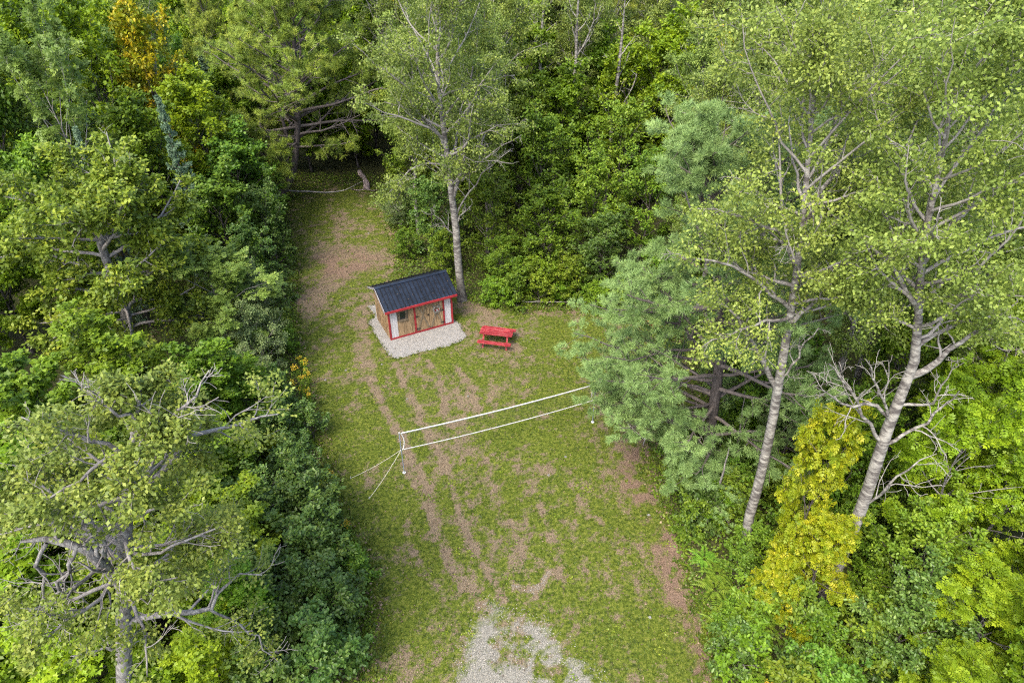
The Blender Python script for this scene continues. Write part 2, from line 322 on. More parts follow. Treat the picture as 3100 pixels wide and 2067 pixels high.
def grow(spec, seed):
    """-> dict of meshes: trunk, limb list, branches (thin wood) and crown"""
    rng = np.random.default_rng(seed); g = spec.get
    K0 = 16
    if 'trunk' in spec: tr = smooth_path(spec['trunk'], K0)
    else:
        H = spec['H']; r0 = g('r', H * .011); z = np.linspace(0, 1, 5); lean = rng.normal(0, g('lean', .03) * H, 2)
        pts = [(lean[0] * q ** 1.5 + rng.normal(0, .012 * H) * (q > 0), lean[1] * q ** 1.5 + rng.normal(0, .012 * H) * (q > 0), H * .97 * q, r0 * (1 - .88 * q ** 1.1)) for q in z]
        tr = smooth_path(pts, K0)
    TP, TR = tr[None, :, :3], tr[None, :, 3]
    if g('flare', 1): TR = TR.copy(); TR[0, 0] *= 1.35
    H = tr[-1, 2] - tr[0, 2]; n1 = spec['n1']; K1 = 9
    t0 = spec['t0']; t = t0 + (1 - t0) * ((np.arange(n1) + rng.uniform(.1, .9, n1)) / n1) * .97
    u = (t - t0) / (1 - t0)
    az = np.arange(n1) * 2.39996 + rng.uniform(-.6, .6, n1)
    ang = np.radians(np.interp(u, [0, 1], spec['ang']) + rng.normal(0, 7, n1))
    env = np.interp(u, *zip(*spec['env'])) * spec['rad'] * rng.uniform(.75, 1.12, n1)
    X = at(TP, t[None])[0]; r0 = at(TR[..., None], t[None])[0, :, 0]
    D = np.stack([np.sin(ang) * np.cos(az), np.sin(ang) * np.sin(az), np.cos(ang)], 1)
    L1 = env / np.maximum(np.sin(ang), .45)
    P1 = curves(X, D, L1, K1, spec['pull1'], g('wob', .10), rng)
    R1 = np.minimum(r0 * .62, .012 + L1 * .018)[:, None] * np.linspace(1, .22, K1)[None]
    lv = np.ones(n1) * (rng.random(n1) > g('dead1', 0))
    ex_p, ex_r, ex_b = [], [], []
    for e in g('limbs', []):
        q = smooth_path(e['p'], K1, .04 * g('lw', 1), rng); ex_p.append(q[:, :3]); ex_r.append(q[:, 3]); ex_b.append(0 if e.get('bare') else 1)
    if ex_p:
        ex_p = np.array(ex_p); ex_r = np.array(ex_r)
        P1 = np.concatenate([ex_p, P1]); R1 = np.concatenate([ex_r, R1]); L1 = np.concatenate([np.linalg.norm(np.diff(ex_p, axis=1), axis=-1).sum(1), L1]); lv = np.concatenate([ex_b, lv])
    n2, n3 = spec['n2'], spec['n3']
    P2, R2, L2 = children(P1, R1, L1, n2, g('s2', .22), 1, g('a2', 48), g('l2', .42), 7, spec['pull2'], g('wob', .10) * 1.3, rng, g('flat', 1), .6)
    lv2 = np.repeat(lv, n2) * (rng.random(len(P2)) > g('dead2', 0))
    P3, R3, L3 = children(P2, R2, L2, n3, .15, 1, g('a3', 45), g('l3', .5), 4, g('pull3', (0, 0, .1)), g('wob', .10) * 1.4, rng, g('flat', 1), .6)
    lv3 = np.repeat(lv2, n3)
    R2 = np.maximum(R2, g('rmin', .006)); R3 = np.maximum(R3, g('rmin', .006) * .75)
    out = {}
    out['trunk'] = tube_mesh('trunk', [(TP, TR, 10)], spec['bark'])
    nx = len(ex_p)
    out['limbs'] = [tube_mesh('limb', [(P1[i:i + 1], R1[i:i + 1], 8)], spec['bark']) for i in range(nx)]
    k2 = rng.random(len(P2)) < g('w2', 1); k3 = (rng.random(len(P3)) < g('w3', .4)) | ((lv3 == 0) & (rng.random(len(P3)) < g('w3d', .8)))
    out['branches'] = tube_mesh('branches', [(P1[nx:], R1[nx:], 5), (P2[k2], R2[k2], 3), (P3[k3], R3[k3], 3)], spec['twig'])
    A = P3[lv3 > 0]
    dat = leaves_on(A, spec['nl'], g('spread', .14), spec['size'], rng, g('up', 1.2), g('droop', .35), cl=g('cl', .35))
    if g('tipn', 4):   # leafy ends of the longer shoots
        E = P2[lv2 > 0][:, 3:]; d2 = leaves_on(E, spec['tipn'] if 'tipn' in spec else 4, g('spread', .14) * .8, spec['size'], rng, g('up', 1.2), g('droop', .35), cl=g('cl', .35))
        dat = tuple(np.concatenate([a, b]) for a, b in zip(dat, d2))
    if g('needle'):    # tufts point along their shoot, slightly up
        nr, al = dat[1], dat[2]; al = norm(np.repeat(norm(A[:, -1] - A[:, 0]), spec['nl'], 0) if len(al) == len(A) * spec['nl'] else al)
        al = norm(al + rng.normal(0, .35, al.shape) + np.array([0, 0, .35])); dat = (dat[0], dat[1], al, dat[3], dat[4])
    if g('zmin') is not None:
        k = dat[0][:, 2] > g('zmin'); dat = tuple(a[k] for a in dat)
    out['crown'] = scatter('crown', spec['leaf'], *dat, spec['mat'])
    out['n'] = len(dat[0])
    return out
def place(name, label, cat, T, loc, rz=0, scale=(1, 1, 1), group=None, mat=None, wood=None):
    o = thing(name, label, cat, loc, rz, group, scale)
    a = link('trunk', T['trunk'], o)
    for m in T['limbs']: link('limb', m, o)
    b = link('branches', T['branches'], o, kind='stuff')
    c = link('crown', T['crown'], o, kind='stuff')
    if mat: c.material_slots[0].link = 'OBJECT'; c.material_slots[0].material = mat
    if wood:
        for q, w in ((a, wood[0]), (b, wood[1])): q.material_slots[0].link = 'OBJECT'; q.material_slots[0].material = w
    return o
# ------------------------------------------------------------ ground
def vnoise(x, y, sc, seed, oct=4):
    """fractal value noise in 0..1"""
    out = 0; amp = 1; tot = 0
    for o in range(oct):
        rg = np.random.default_rng(seed * 31 + o); G = rg.random((64, 64)); X = x / sc * 2 ** o; Y = y / sc * 2 ** o
        i = np.floor(X).astype(int); j = np.floor(Y).astype(int); fx = X - i; fy = Y - j; fx = fx * fx * (3 - 2 * fx); fy = fy * fy * (3 - 2 * fy)
        a = G[i % 64, j % 64]; b = G[(i + 1) % 64, j % 64]; c = G[i % 64, (j + 1) % 64]; d = G[(i + 1) % 64, (j + 1) % 64]
        out = out + amp * ((a * (1 - fx) + b * fx) * (1 - fy) + (c * (1 - fx) + d * fx) * fy); tot += amp; amp *= .55
    return out / tot
def pdist(x, y, pl):
    d = np.full(x.shape, 1e9)
    for (ax, ay), (bx, by) in zip(pl[:-1], pl[1:]):
        t = np.clip(((x - ax) * (bx - ax) + (y - ay) * (by - ay)) / ((bx - ax) ** 2 + (by - ay) ** 2 + 1e-9), 0, 1)
        d = np.minimum(d, np.hypot(x - ax - t * (bx - ax), y - ay - t * (by - ay)))
    return d
def inside(x, y, pl):
    c = np.zeros(x.shape, bool); n = len(pl)
    for k in range(n):
        (ax, ay), (bx, by) = pl[k], pl[(k + 1) % n]
        with np.errstate(divide='ignore', invalid='ignore'):
            c ^= ((ay > y) != (by > y)) & (x < (bx - ax) * (y - ay) / (by - ay + 1e-12) + ax)
    return c
CLEAR = [(-17.2, 49.5), (-16.6, 46.6), (-14.3, 40.2), (-13.1, 35.1), (-12.1, 31.8), (-10.0, 26.4), (-8.9, 23.3), (-7.2, 19.3), (-5.8, 16.9), (-4.9, 14.3), (-4.5, 11.6), (-4.2, 6),
         (6.6, 6), (6.5, 11.6), (6.7, 13.6), (6.5, 15.4), (6.4, 17.8), (5.9, 20.3), (6.3, 22.4), (9.0, 24), (9.5, 29), (7, 32.5), (3.7, 33.9), (0.1, 33.8), (-2.2, 34.6), (-4.0, 36.3), (-7.6, 38.2), (-8.0, 42.4), (-9.6, 47.0), (-10.8, 52.0), (-14.5, 52.6)]
def sdf(x, y):
    """>0 inside the clearing"""
    d = pdist(x, y, CLEAR + CLEAR[:1]); return np.where(inside(x, y, CLEAR), d, -d)
TRACKS = [([(-7.4, 27.8), (-6.3, 25.4), (-5.2, 23.3), (-4.4, 21.6), (-3.5, 19.8), (-3.0, 17.8), (-2.4, 16.3), (-1.9, 15.4), (-1.2, 14.6)], .20, 1.0),
    ([(-6.2, 28.6), (-5.5, 27.0), (-4.7, 25.4), (-4.1, 23.6), (-3.2, 21.9), (-2.5, 20.3), (-2.1, 18.7), (-1.5, 16.9), (-0.9, 15.6), (-0.4, 14.8)], .15, .8),
    ([(-4.4, 29.0), (-3.7, 27.5), (-3.3, 26.1), (-3.4, 24.8)], .15, .8), ([(-3.1, 28.6), (-2.6, 27.8), (-2.0, 26.4), (-1.6, 25.2)], .13, .75),
    ([(-1.1, 21.6), (-0.7, 20.3), (-0.1, 18.2), (0.4, 16.3), (.8, 14.6)], .12, .5), ([(2.2, 21.1), (3.0, 19.1), (3.7, 17.6), (4.4, 16.1), (4.7, 14.3)], .10, .5),
    ([(-8.6, 35.1), (-8.5, 31.8), (-7.4, 27.8)], .35, .75), ([(-12.8, 41.5), (-12.1, 40.5), (-10.3, 41.0), (-8.9, 40.6)], .9, .95),
    ([(-12.2, 35.0), (-11.5, 37.6), (-10.0, 39.9)], .8, .75), ([(-4.8, 21.6), (-4.0, 20.3), (-3.4, 19.1)], .3, .8), ([(-3.0, 34.4), (-2.0, 34.0), (-1.2, 33.0)], .6, .8),
    ([(-4.3, 18.2), (-3.6, 16.3), (-2.8, 15.0)], .12, .55), ([(1.0, 19.8), (1.5, 17.8), (2.0, 15.6)], .14, .5), ([(-12.2, 44), (-12.9, 47)], .5, .6), ([(-6.0, 20.5), (-5.2, 21.3)], .35, .5)]
EDGE = [(6.8, 24.0), (5.3, 22.2), (5.35, 20.1), (5.8, 18.2), (6.0, 16.3), (6.2, 14.3), (6.4, 12.0)]
ARC = [(.0, 15.3), (.6, 15.05), (1.1, 15.3), (1.5, 15.9)]
GRAV = [(-0.8, 14.5), (-.3, 14.3), (.2, 14.1), (.9, 13.9), (1.4, 13.3), (1.9, 12.7), (3.2, 11.4), (4, 9), (-2.6, 9), (-1.8, 11.8), (-1.5, 12.9), (-1.2, 13.6)]
def zones(x, y):
    """dry, red, gravel, forest weights (0..1) at ground points"""
    s = sdf(x, y)
    wx = x + .45 * (vnoise(x, y, .9, 3) - .5); wy = y + .45 * (vnoise(x, y, .9, 4) - .5)
    dry = 0.0 * x
    for pl, w, a in TRACKS: dry = np.maximum(dry, a * np.clip(1.35 - pdist(wx, wy, pl) / w * .75, 0, 1))
    big = vnoise(x, y, 2.6, 7); mid = vnoise(x, y, .7, 8)
    fine = vnoise(x, y, .28, 9, 3); dry = np.clip(dry * (.1 + .4 * mid + .8 * fine) + np.clip((big * .45 + mid * .35 + fine * .75 - .70) * 2.2, 0, .7), 0, 1)
    red = np.clip(1.2 - pdist(wx, wy, EDGE) / 1.25, 0, 1) * np.clip(1.2 * mid + 1.3 * fine - .80, 0, 1)
    red = np.maximum(red, np.clip(1 - np.abs(s - .1) / .5, 0, 1) * .55 * np.clip(mid * 2 - .4, 0, 1))
    red = np.maximum(red, np.clip(1.2 - np.hypot((x + 11) / 3.2, (y - 39.5) / 3.0), 0, 1) * np.clip(mid * 1.6, 0, 1))
    arc = np.clip(1.3 - pdist(wx, wy, ARC) / .14, 0, 1)
    gd = pdist(x, y, GRAV + GRAV[:1]); gi = np.where(inside(x, y, GRAV), gd, -gd)
    grav = np.clip((gi + .5) / 1.0, 0, 1) * np.clip((vnoise(x, y, 1.3, 11) * .6 + vnoise(x, y, .3, 12) * .6 - .50) * 3.6 + .35, 0, 1)
    yd = np.clip(1.1 - np.hypot((x - .2) / 1.9, (y - 31.4) / 1.7), 0, 1) * np.clip((vnoise(x, y, .3, 13) - .48) * 5, 0, 1) * .45
    sp = np.clip(1.1 - np.hypot((x + 5.0) / .7, (y - 26.3) / .5), 0, 1) * np.clip((vnoise(x, y, .4, 14) - .45) * 5, 0, 1) * .7
    grav = np.maximum(np.maximum(grav, yd), np.maximum(sp, arc * .45)); dry = np.maximum(dry, arc)
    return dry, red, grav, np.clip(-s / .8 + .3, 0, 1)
xs = np.concatenate([np.arange(-400, -40, 30), np.arange(-40, -18, 2), np.arange(-18, 10, .14), np.arange(10, 40, 2), np.arange(40, 401, 30)])
ys = np.concatenate([np.arange(-200, -10, 30), np.arange(-10, 10, 2), np.arange(10, 54, .17), np.arange(54, 120, 3), np.arange(120, 601, 30)])
X, Y = np.meshgrid(xs, ys, indexing='ij'); x, y = X.ravel(), Y.ravel()
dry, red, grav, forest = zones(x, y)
z = (vnoise(x, y, 3.0, 21) - .5) * .10 + (vnoise(x, y, .5, 22, 3) - .5) * .03 - dry * .02
z = z * np.clip(np.hypot(x + 5.5, y - 32) / 3 - .9, .0, 1)
nx_, ny_ = len(xs), len(ys); i, j = np.meshgrid(np.arange(nx_ - 1), np.arange(ny_ - 1), indexing='ij'); i, j = i.ravel(), j.ravel()
q = np.stack([i * ny_ + j, (i + 1) * ny_ + j, (i + 1) * ny_ + j + 1, i * ny_ + j + 1], 1)
def ground_mat():
    m, n, l = nt('ground')
    def attr(a): t = n.new('ShaderNodeAttribute'); t.attribute_name = a; return t.outputs['Fac']
    tc = n.new('ShaderNodeTexCoord')
    def noise(sc, det=5, w=0):
        t = n.new('ShaderNodeTexNoise'); t.inputs['Scale'].default_value = sc; t.inputs['Detail'].default_value = det; t.inputs['Roughness'].default_value = .7
        l.new(tc.outputs['Object'], t.inputs['Vector']); return t.outputs[0]
    n1, n2, n3, n4 = noise(7), noise(2.2), noise(28, 3), noise(6, 6)
    def rmp(src, st): r = ramp(n, st); l.new(src, r.inputs[0]); return r.outputs[0]
    green = rmp(n1, [(.36, (0.026, 0.038, 0.006)), (.5, (0.070, 0.094, 0.010)), (.64, (0.135, 0.145, 0.026))])
    straw = rmp(n3, [(.34, (0.064, 0.047, 0.028)), (.5, (0.140, 0.106, 0.066)), (.66, (0.23, 0.180, 0.118))])
    redc = rmp(n3, [(.34, (0.066, 0.042, 0.028)), (.5, (0.140, 0.094, 0.064)), (.66, (0.22, 0.155, 0.11))])
    stone = rmp(n3, [(.34, (0.085, 0.08, 0.062)), (.5, (0.17, 0.16, 0.13)), (.66, (0.27, 0.26, 0.215))])
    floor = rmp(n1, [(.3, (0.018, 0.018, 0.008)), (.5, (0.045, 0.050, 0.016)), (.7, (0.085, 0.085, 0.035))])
    def fac(a, k, thr):   # attribute modulated by noise, sharpened
        ad = n.new('ShaderNodeMath'); ad.operation = 'MULTIPLY_ADD'; ad.inputs[1].default_value = k; l.new(n4, ad.inputs[0]); l.new(attr(a), ad.inputs[2])
        mr = n.new('ShaderNodeMapRange'); mr.inputs[1].default_value = thr + k * .5 - .22; mr.inputs[2].default_value = thr + k * .5 + .22; l.new(ad.outputs[0], mr.inputs[0]); return mr.outputs[0]
    def mix(f, a, b): t = n.new('ShaderNodeMix'); t.data_type = 'RGBA'; l.new(f, t.inputs['Factor']); l.new(a, t.inputs['A']); l.new(b, t.inputs['B']); return t.outputs['Result']
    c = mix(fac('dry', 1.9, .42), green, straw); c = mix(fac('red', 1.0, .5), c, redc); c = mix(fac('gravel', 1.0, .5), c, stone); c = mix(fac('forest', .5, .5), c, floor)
    p = n.new('ShaderNodeBsdfPrincipled'); p.inputs['Roughness'].default_value = .95; p.inputs['Specular IOR Level'].default_value = .1
    l.new(c, p.inputs['Base Color'])
    b = n.new('ShaderNodeBump'); b.inputs['Strength'].default_value = .8; b.inputs['Distance'].default_value = .06; l.new(n3, b.inputs['Height']); l.new(b.outputs[0], p.inputs['Normal'])
    o = n.new('ShaderNodeOutputMaterial'); l.new(p.outputs[0], o.inputs[0]); return m
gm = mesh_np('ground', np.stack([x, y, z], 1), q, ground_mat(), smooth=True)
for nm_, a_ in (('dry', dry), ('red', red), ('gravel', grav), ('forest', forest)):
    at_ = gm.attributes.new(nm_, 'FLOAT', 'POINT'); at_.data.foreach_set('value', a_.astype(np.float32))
link('ground', gm, kind='structure')
rng = np.random.default_rng(11)
PAD = [(-8.0, 33.26), (-8.28, 32.73), (-7.75, 31.6), (-7.27, 30.65), (-6.69, 29.56), (-6.45, 29.3), (-6.1, 29.22), (-4.86, 29.80), (-3.34, 30.41), (-2.75, 30.85), (-2.55, 31.2), (-2.58, 31.5), (-2.95, 32.39), (-3.37, 32.95), (-4.4, 35.2), (-5.4, 36.0), (-8.6, 34.4)]
def zg(x, y): return ((vnoise(x, y, 3.0, 21) - .5) * .10 + (vnoise(x, y, .5, 22, 3) - .5) * .03) * np.clip(np.hypot(x + 5.5, y - 32) / 3 - .9, .0, 1)
def rnd_dirs(N, tilt=.5): return norm(np.array([0, 0, 1.]) + rng.normal(0, tilt, (N, 3))), norm(rng.normal(0, 1, (N, 3)) * np.array([1, 1, .3]))
# living grass tufts
N = 170000; px, py = rng.uniform(-17.5, 9.6, N), 9 + 43.5 * rng.random(N) ** 1.25
dr, rd, gv, fo = zones(px, py)
k = (rng.random(N) > np.clip(dr * 1.15 + rd * .8 + gv * 1.3, 0, .97)) & (sdf(px, py) > -.5) & ~inside(px, py, PAD); px, py = px[k], py[k]; N = len(px)
nr_, al_ = rnd_dirs(N, .35); pn = vnoise(px, py, 1.6, 40); edge = np.clip(1 - sdf(px, py) / .7, 0, 1)
gs = (.045 + .055 * rng.random(N) ** 2) * (1 + 1.3 * edge) * (.6 + .9 * vnoise(px, py, .35, 44))
link('grass', scatter('grass', 'tuft', np.stack([px, py, zg(px, py) - .008], 1), nr_, al_, gs, np.clip(pn * .5 + vnoise(px, py, .22, 45, 2) * 1.1 - .32 + rng.normal(0, .15, N), 0, 1), M['grass']), kind='stuff')
# low broad-leaved weeds growing through the turf
N = 700; cx_, cy_ = rng.uniform(-17, 9, N), 9 + 43 * rng.random(N) ** 1.2; s_ = sdf(cx_, cy_); k = (s_ > 0) & (rng.random(N) < np.clip(.25 + vnoise(cx_, cy_, 2.2, 61) * 1.4 - .4 + np.clip(1 - s_, 0, 1), 0, 1)) & ~inside(cx_, cy_, PAD); cx_, cy_ = cx_[k], cy_[k]
px, py = np.repeat(cx_, 14) + rng.normal(0, .10, len(cx_) * 14), np.repeat(cy_, 14) + rng.normal(0, .10, len(cx_) * 14); N = len(px); nr_, al_ = rnd_dirs(N, .4)
link('lawn_weeds', scatter('lawn_weeds', 'kite', np.stack([px, py, zg(px, py) + .03], 1), nr_, al_, rng.uniform(.05, .11, N), np.clip(np.repeat(rng.random(len(cx_)), 14) * .8 + rng.normal(.1, .15, N), 0, 1), M['shrub_leaf']), kind='stuff')
# dead straw and leaf litter
N = 60000; px, py = rng.uniform(-17, 9.5, N), 9 + 43 * rng.random(N) ** 1.2
dr, rd, gv, fo = zones(px, py)
k = (rng.random(N) < np.clip(dr * .7 + rd, .10, 1)) & (sdf(px, py) > -.8) & ~inside(px, py, PAD) & (rng.random(N) > gv); px, py = px[k], py[k]; N = len(px)
nr_, al_ = rnd_dirs(N, .3)
link('dry_grass', scatter('dry_grass', 'kite', np.stack([px, py, zg(px, py) + .012], 1), nr_, al_, rng.uniform(.04, .10, N), np.clip(rng.normal(.5, .25, N), 0, 1), M['litter']), kind='stuff')
# gravel stones lying over the bare patch at the near end
N = 20000; px, py = rng.uniform(-4, 5.5, N), rng.uniform(10.5, 15.6, N); gv = zones(px, py)[2]
px2, py2 = rng.uniform(-2, 3, 4000), rng.uniform(29, 33.5, 4000); gv = np.concatenate([gv, zones(px2, py2)[2] * .6]); px, py = np.concatenate([px, px2]), np.concatenate([py, py2])
k = rng.random(len(px)) < gv * .9; px, py = px[k], py[k]; N = len(px); nr_, al_ = rnd_dirs(N, .3)
link('stones', scatter('stones', 'pebble', np.stack([px, py, zg(px, py)], 1), nr_, al_, rng.uniform(.02, .045, N), np.clip(rng.normal(.55, .25, N), 0, 1), M['stone']), kind='stuff')
# gravel pad round the shed: a shallow raised bed with loose stones on it
pad = thing('gravel_pad', 'pale grey crushed stone pad laid round the foot of the small shed', 'gravel pad', (0, 0, 0)); pad['kind'] = 'structure'
pp = np.array(resample(np.array(PAD + PAD[:1], float), 90)[:-1]); pp = pp + np.random.default_rng(4).normal(0, .035, pp.shape)
ctr = pp.mean(0); b = MB(); b.v = [(*p_, -.01) for p_ in pp] + [(*(p_ + (ctr - p_) / np.linalg.norm(ctr - p_) * .10), .045) for p_ in pp]; nP = len(pp)
b.f = [tuple(range(nP, 2 * nP))] + [(a, (a + 1) % nP, nP + (a + 1) % nP, nP + a) for a in range(nP)]
M['gravel_bed'] = noise_mat('gravel_bed', (0.07, 0.065, 0.06), (0.165, 0.16, 0.148), (40, 40, 40), .9, .9, c3=(.29, .28, .26), bdist=.03)
b.build('gravel_bed', M['gravel_bed'], pad)
N = 26000; px, py = rng.uniform(-8.6, -2.4, N), rng.uniform(29.1, 36, N); k = inside(px, py, [tuple(ctr + (p_ - ctr) * 1.01) for p_ in pp]); px, py = px[k], py[k]; N = len(px)
nr_, al_ = rnd_dirs(N, .3); link('loose_stones', scatter('loose_stones', 'pebble', np.stack([px, py, np.full(N, .042)], 1), nr_, al_, rng.uniform(.018, .042, N), np.clip(rng.normal(.5, .25, N), 0, 1), M['stone']), pad, kind='stuff')

# ------------------------------------------------------------ shed
M['rake_paint'] = noise_mat('rake_paint', (0.16, 0.155, 0.16), (0.28, 0.27, 0.28), (6, 6, 6), .6, .1)
SH = thing('garden_shed', 'small board and batten shed with black metal roof, red trim and white panels', 'shed', (-6.732, 30.862, .045), R(27.09))
W, D, RV, RZ, SL = 3.75, 2.42, 1.23, 2.75, .465
def rz_(v): return RZ - SL * abs(v - RV)
FW = rz_(0) - .03
MB().box(.02, W - .02, .03, D - .03, .0, .10).build('base', M['wood_grey'], SH)
# inner wall shell behind the boards
b = MB(); b.box(.03, W - .03, .03, .06, .02, FW - .03).box(.03, W - .03, D - .06, D - .03, .02, FW - .03)
for xx in (.03, W - .06): b.hexa([(xx, .06, .02), (xx + .03, .06, .02), (xx + .03, D - .06, .02), (xx, D - .06, .02), (xx, .06, FW - .03), (xx + .03, .06, FW - .03), (xx + .03, D - .06, FW - .03), (xx, D - .06, FW - .03)])
b.build('wall_sheathing', M['wood_grey'], SH)
# side and rear boards (each one its own part), with battens over the joints
def gable_boards(x0, x1, xb0, xb1):
    nb = 9; w = D / nb; xi = min(x0, x1)
    for k in range(nb):
        a, c = k * w + .004, (k + 1) * w - .004; za, zc = rz_(a) - .05, rz_(c) - .05; zm = rz_(RV) - .05
        MB().hexa([(x0, a, .02), (x1, a, .02), (x1, c, .02), (x0, c, .02), (x0, a, za), (x1, a, za), (x1, c, zc), (x0, c, zc)]).build('board', M['wood_grey' if rnd.random() < .5 else 'wood'], SH)
        if k:
            a, c = k * w - .022, k * w + .022; z_ = min(rz_(a), rz_(c)) - .05
            MB().box(xb0, xb1, a, c, .02, z_).build('batten', M['wood'], SH)
rnd = random.Random(5)
gable_boards(.002, .028, -.030, .001); gable_boards(W - .028, W - .002, W - .001, W + .030)
for k in range(15):
    a, c = k * W / 15 + .004, (k + 1) * W / 15 - .004; MB().box(a, c, D - .028, D - .002, .02, FW - .02).build('board', M['wood'], SH)
# front: red frame, white panels, planks, window, doors
def fbox(name, mat, x0, x1, z0, z1, y0=-.03, y1=.0, bev=.004, parent=None): return MB().box(x0, x1, y0, y1, z0, z1).build(name, M[mat], parent or SH, bevel=bev)
TOP = FW - .05
for a, c in ((-.02, .09), (1.46, 1.565), (3.17, 3.275), (W - .09, W + .02)): fbox('trim_post', 'red_trim', a, c, .115, TOP, -.045, .0)
fbox('trim_rail', 'red_trim', -.02, W + .02, .0, .112, -.045, .0); fbox('trim_rail', 'red_trim', -.02, W + .02, TOP - .09, TOP - .002, -.058, -.046)
for x0, x1 in ((.093, .49), (3.278, W - .093)):
    n_ = 3; w = (x1 - x0) / n_
    for k in range(n_): fbox('white_board', 'white_wood', x0 + k * w + .003, x0 + (k + 1) * w - .003, .115, TOP, -.028)
x0, x1, n_ = .493, 1.457, 6; w = (x1 - x0) / n_
for k in range(n_):
    a, c = x0 + k * w + .003, x0 + (k + 1) * w - .003
    if c < .60 or a > 1.02: fbox('plank', 'wood', a, c, .115, TOP)
    else: fbox('plank', 'wood', a, c, .115, 1.10); fbox('plank', 'wood', a, c, 1.70, TOP)
win = link('window', None, SH, (0, 0, 0))
fr = MB().box(.60, .66, -.05, .0, 1.13, 1.70).box(.98, 1.04, -.05, .0, 1.13, 1.70).box(.66, .98, -.05, .0, 1.64, 1.70).box(.66, .98, -.05, .0, 1.13, 1.18).build('window_frame', M['wood_grey'], win, bevel=.003)
fbox('window_sill', 'wood_grey', .56, 1.10, 1.085, 1.127, -.11, .0, parent=win)
MB().box(.66, .98, -.022, -.014, 1.18, 1.64).build('pane', M['glass'], win)
def door(x0, x1, hinge_left):
    d = link('door', None, SH, (0, 0, 0)); n_ = 6; w = (x1 - x0) / n_
    for k in range(n_): MB().box(x0 + k * w + .002, x0 + (k + 1) * w - .002, -.032, -.004, .118, TOP - .003).build('plank', M['wood'], d, bevel=.003)
    zz0, zz1 = .16, TOP - .05; m_ = M['wood_grey']
    for p, q_ in (((x0 + .05, zz0), (x1 - .05, zz1)),): MB().bar((p[0], -.044, p[1]), (q_[0], -.044, q_[1]), .02, .085, (1, 0, 0)).build('brace', m_, d)
    mx, mz = (x0 + x1) / 2, (zz0 + zz1) / 2
    for s_ in (-1, 1):
        a_ = (mx + s_ * .03, -.044, mz - s_ * .055 * (zz1 - zz0) / (x1 - x0)); e_ = (mx + s_ * ((x1 - x0) / 2 - .05), -.044, mz - s_ * (zz1 - zz0) / 2)
        MB().bar(a_, e_, .02, .085, (1, 0, 0)).build('brace', m_, d)
    for z_ in (.30, 1.10, TOP - .12):
        hx = x0 if hinge_left else x1; s_ = 1 if hinge_left else -1
        MB().box(min(hx - .03 * s_, hx + .20 * s_), max(hx - .03 * s_, hx + .20 * s_), -.066, -.055, z_ - .018, z_ + .018).box(hx - .03, hx + .03, -.07, -.046, z_ - .05, z_ + .05).build('hinge', M['black_iron'], d)
    return d
dl = door(1.568, 2.363, True); dr_ = door(2.375, 3.167, False)
MB().box(2.28, 2.31, -.075, -.032, .95, 1.09).box(2.25, 2.34, -.05, -.032, 1.0, 1.05).build('latch', M['black_iron'], dl)
# roof: one panel between each pair of ribs, both slopes
ov, nP_ = .22, 18; xa, xb = -ov, W + ov; w = (xb - xa) / nP_
def slope(v0, v1):
    z0_, z1_ = rz_(v0), rz_(v1)
    for k in range(nP_):
        a, c = xa + k * w + .001, xa + (k + 1) * w - .001; yy = sorted(((v0, z0_), (v1, z1_)))
        (ya, za), (yb, zb) = yy
        MB().hexa([(a, ya, za - .008), (c, ya, za - .008), (c, yb, zb - .008), (a, yb, zb - .008), (a, ya, za + .01), (c, ya, za + .01), (c, yb, zb + .01), (a, yb, zb + .01)]).build('roof_panel', M['roof_metal'], SH)
        for q_, hh in ((a + w * .08, .05),):
            MB().bar((q_, ya, za + .01 + hh / 2), (q_, yb, zb + .01 + hh / 2), .030, hh).build('roof_rib', M['roof_rib'], SH)
slope(-.30, RV - .004); slope(RV + .004, D + .20)
MB().hexa([(xa - .02, RV - .14, rz_(RV - .14) + .048), (xb + .02, RV - .14, rz_(RV - .14) + .048), (xb + .02, RV, RZ + .05), (xa - .02, RV, RZ + .05), (xa - .02, RV - .14, rz_(RV - .14) + .064), (xb + .02, RV - .14, rz_(RV - .14) + .064), (xb + .02, RV, RZ + .07), (xa - .02, RV, RZ + .07)]).hexa(
    [(xa - .02, RV, RZ + .05), (xb + .02, RV, RZ + .05), (xb + .02, RV + .14, rz_(RV - .14) + .048), (xa - .02, RV + .14, rz_(RV - .14) + .048), (xa - .02, RV, RZ + .07), (xb + .02, RV, RZ + .07), (xb + .02, RV + .14, rz_(RV - .14) + .064), (xa - .02, RV + .14, rz_(RV - .14) + .064)]).build('ridge_cap', M['roof_metal'], SH)
zf = rz_(-.30); MB().box(xa, xb, -.345, -.303, zf - .12, zf + .012).build('fascia', M['red_trim'], SH, bevel=.004)
MB().box(xa, xb, D + .203, D + .235, zf - .10, zf + .01).build('fascia', M['wood_grey'], SH)
for xx, m_ in ((xa - .03, 'rake_paint'), (xb + .002, 'roof_rib')):
    for v0, v1 in ((-.30, RV), (RV, D + .20)):
        MB().hexa([(xx, v0, rz_(v0) - .10), (xx + .028, v0, rz_(v0) - .10), (xx + .028, v1, rz_(v1) - .10), (xx, v1, rz_(v1) - .10), (xx, v0, rz_(v0) + .02), (xx + .028, v0, rz_(v0) + .02), (xx + .028, v1, rz_(v1) + .02), (xx, v1, rz_(v1) + .02)]).build('rake_board', M[m_], SH)
MB().hexa([(xa + .002, -.30, zf - .05), (xb - .002, -.30, zf - .05), (xb - .002, -.002, rz_(0) - .06), (xa + .002, -.002, rz_(0) - .06), (xa + .002, -.30, zf - .03), (xb - .002, -.30, zf - .03), (xb - .002, -.002, rz_(0) - .04), (xa + .002, -.002, rz_(0) - .04)]).build('soffit', M['wood'], SH)
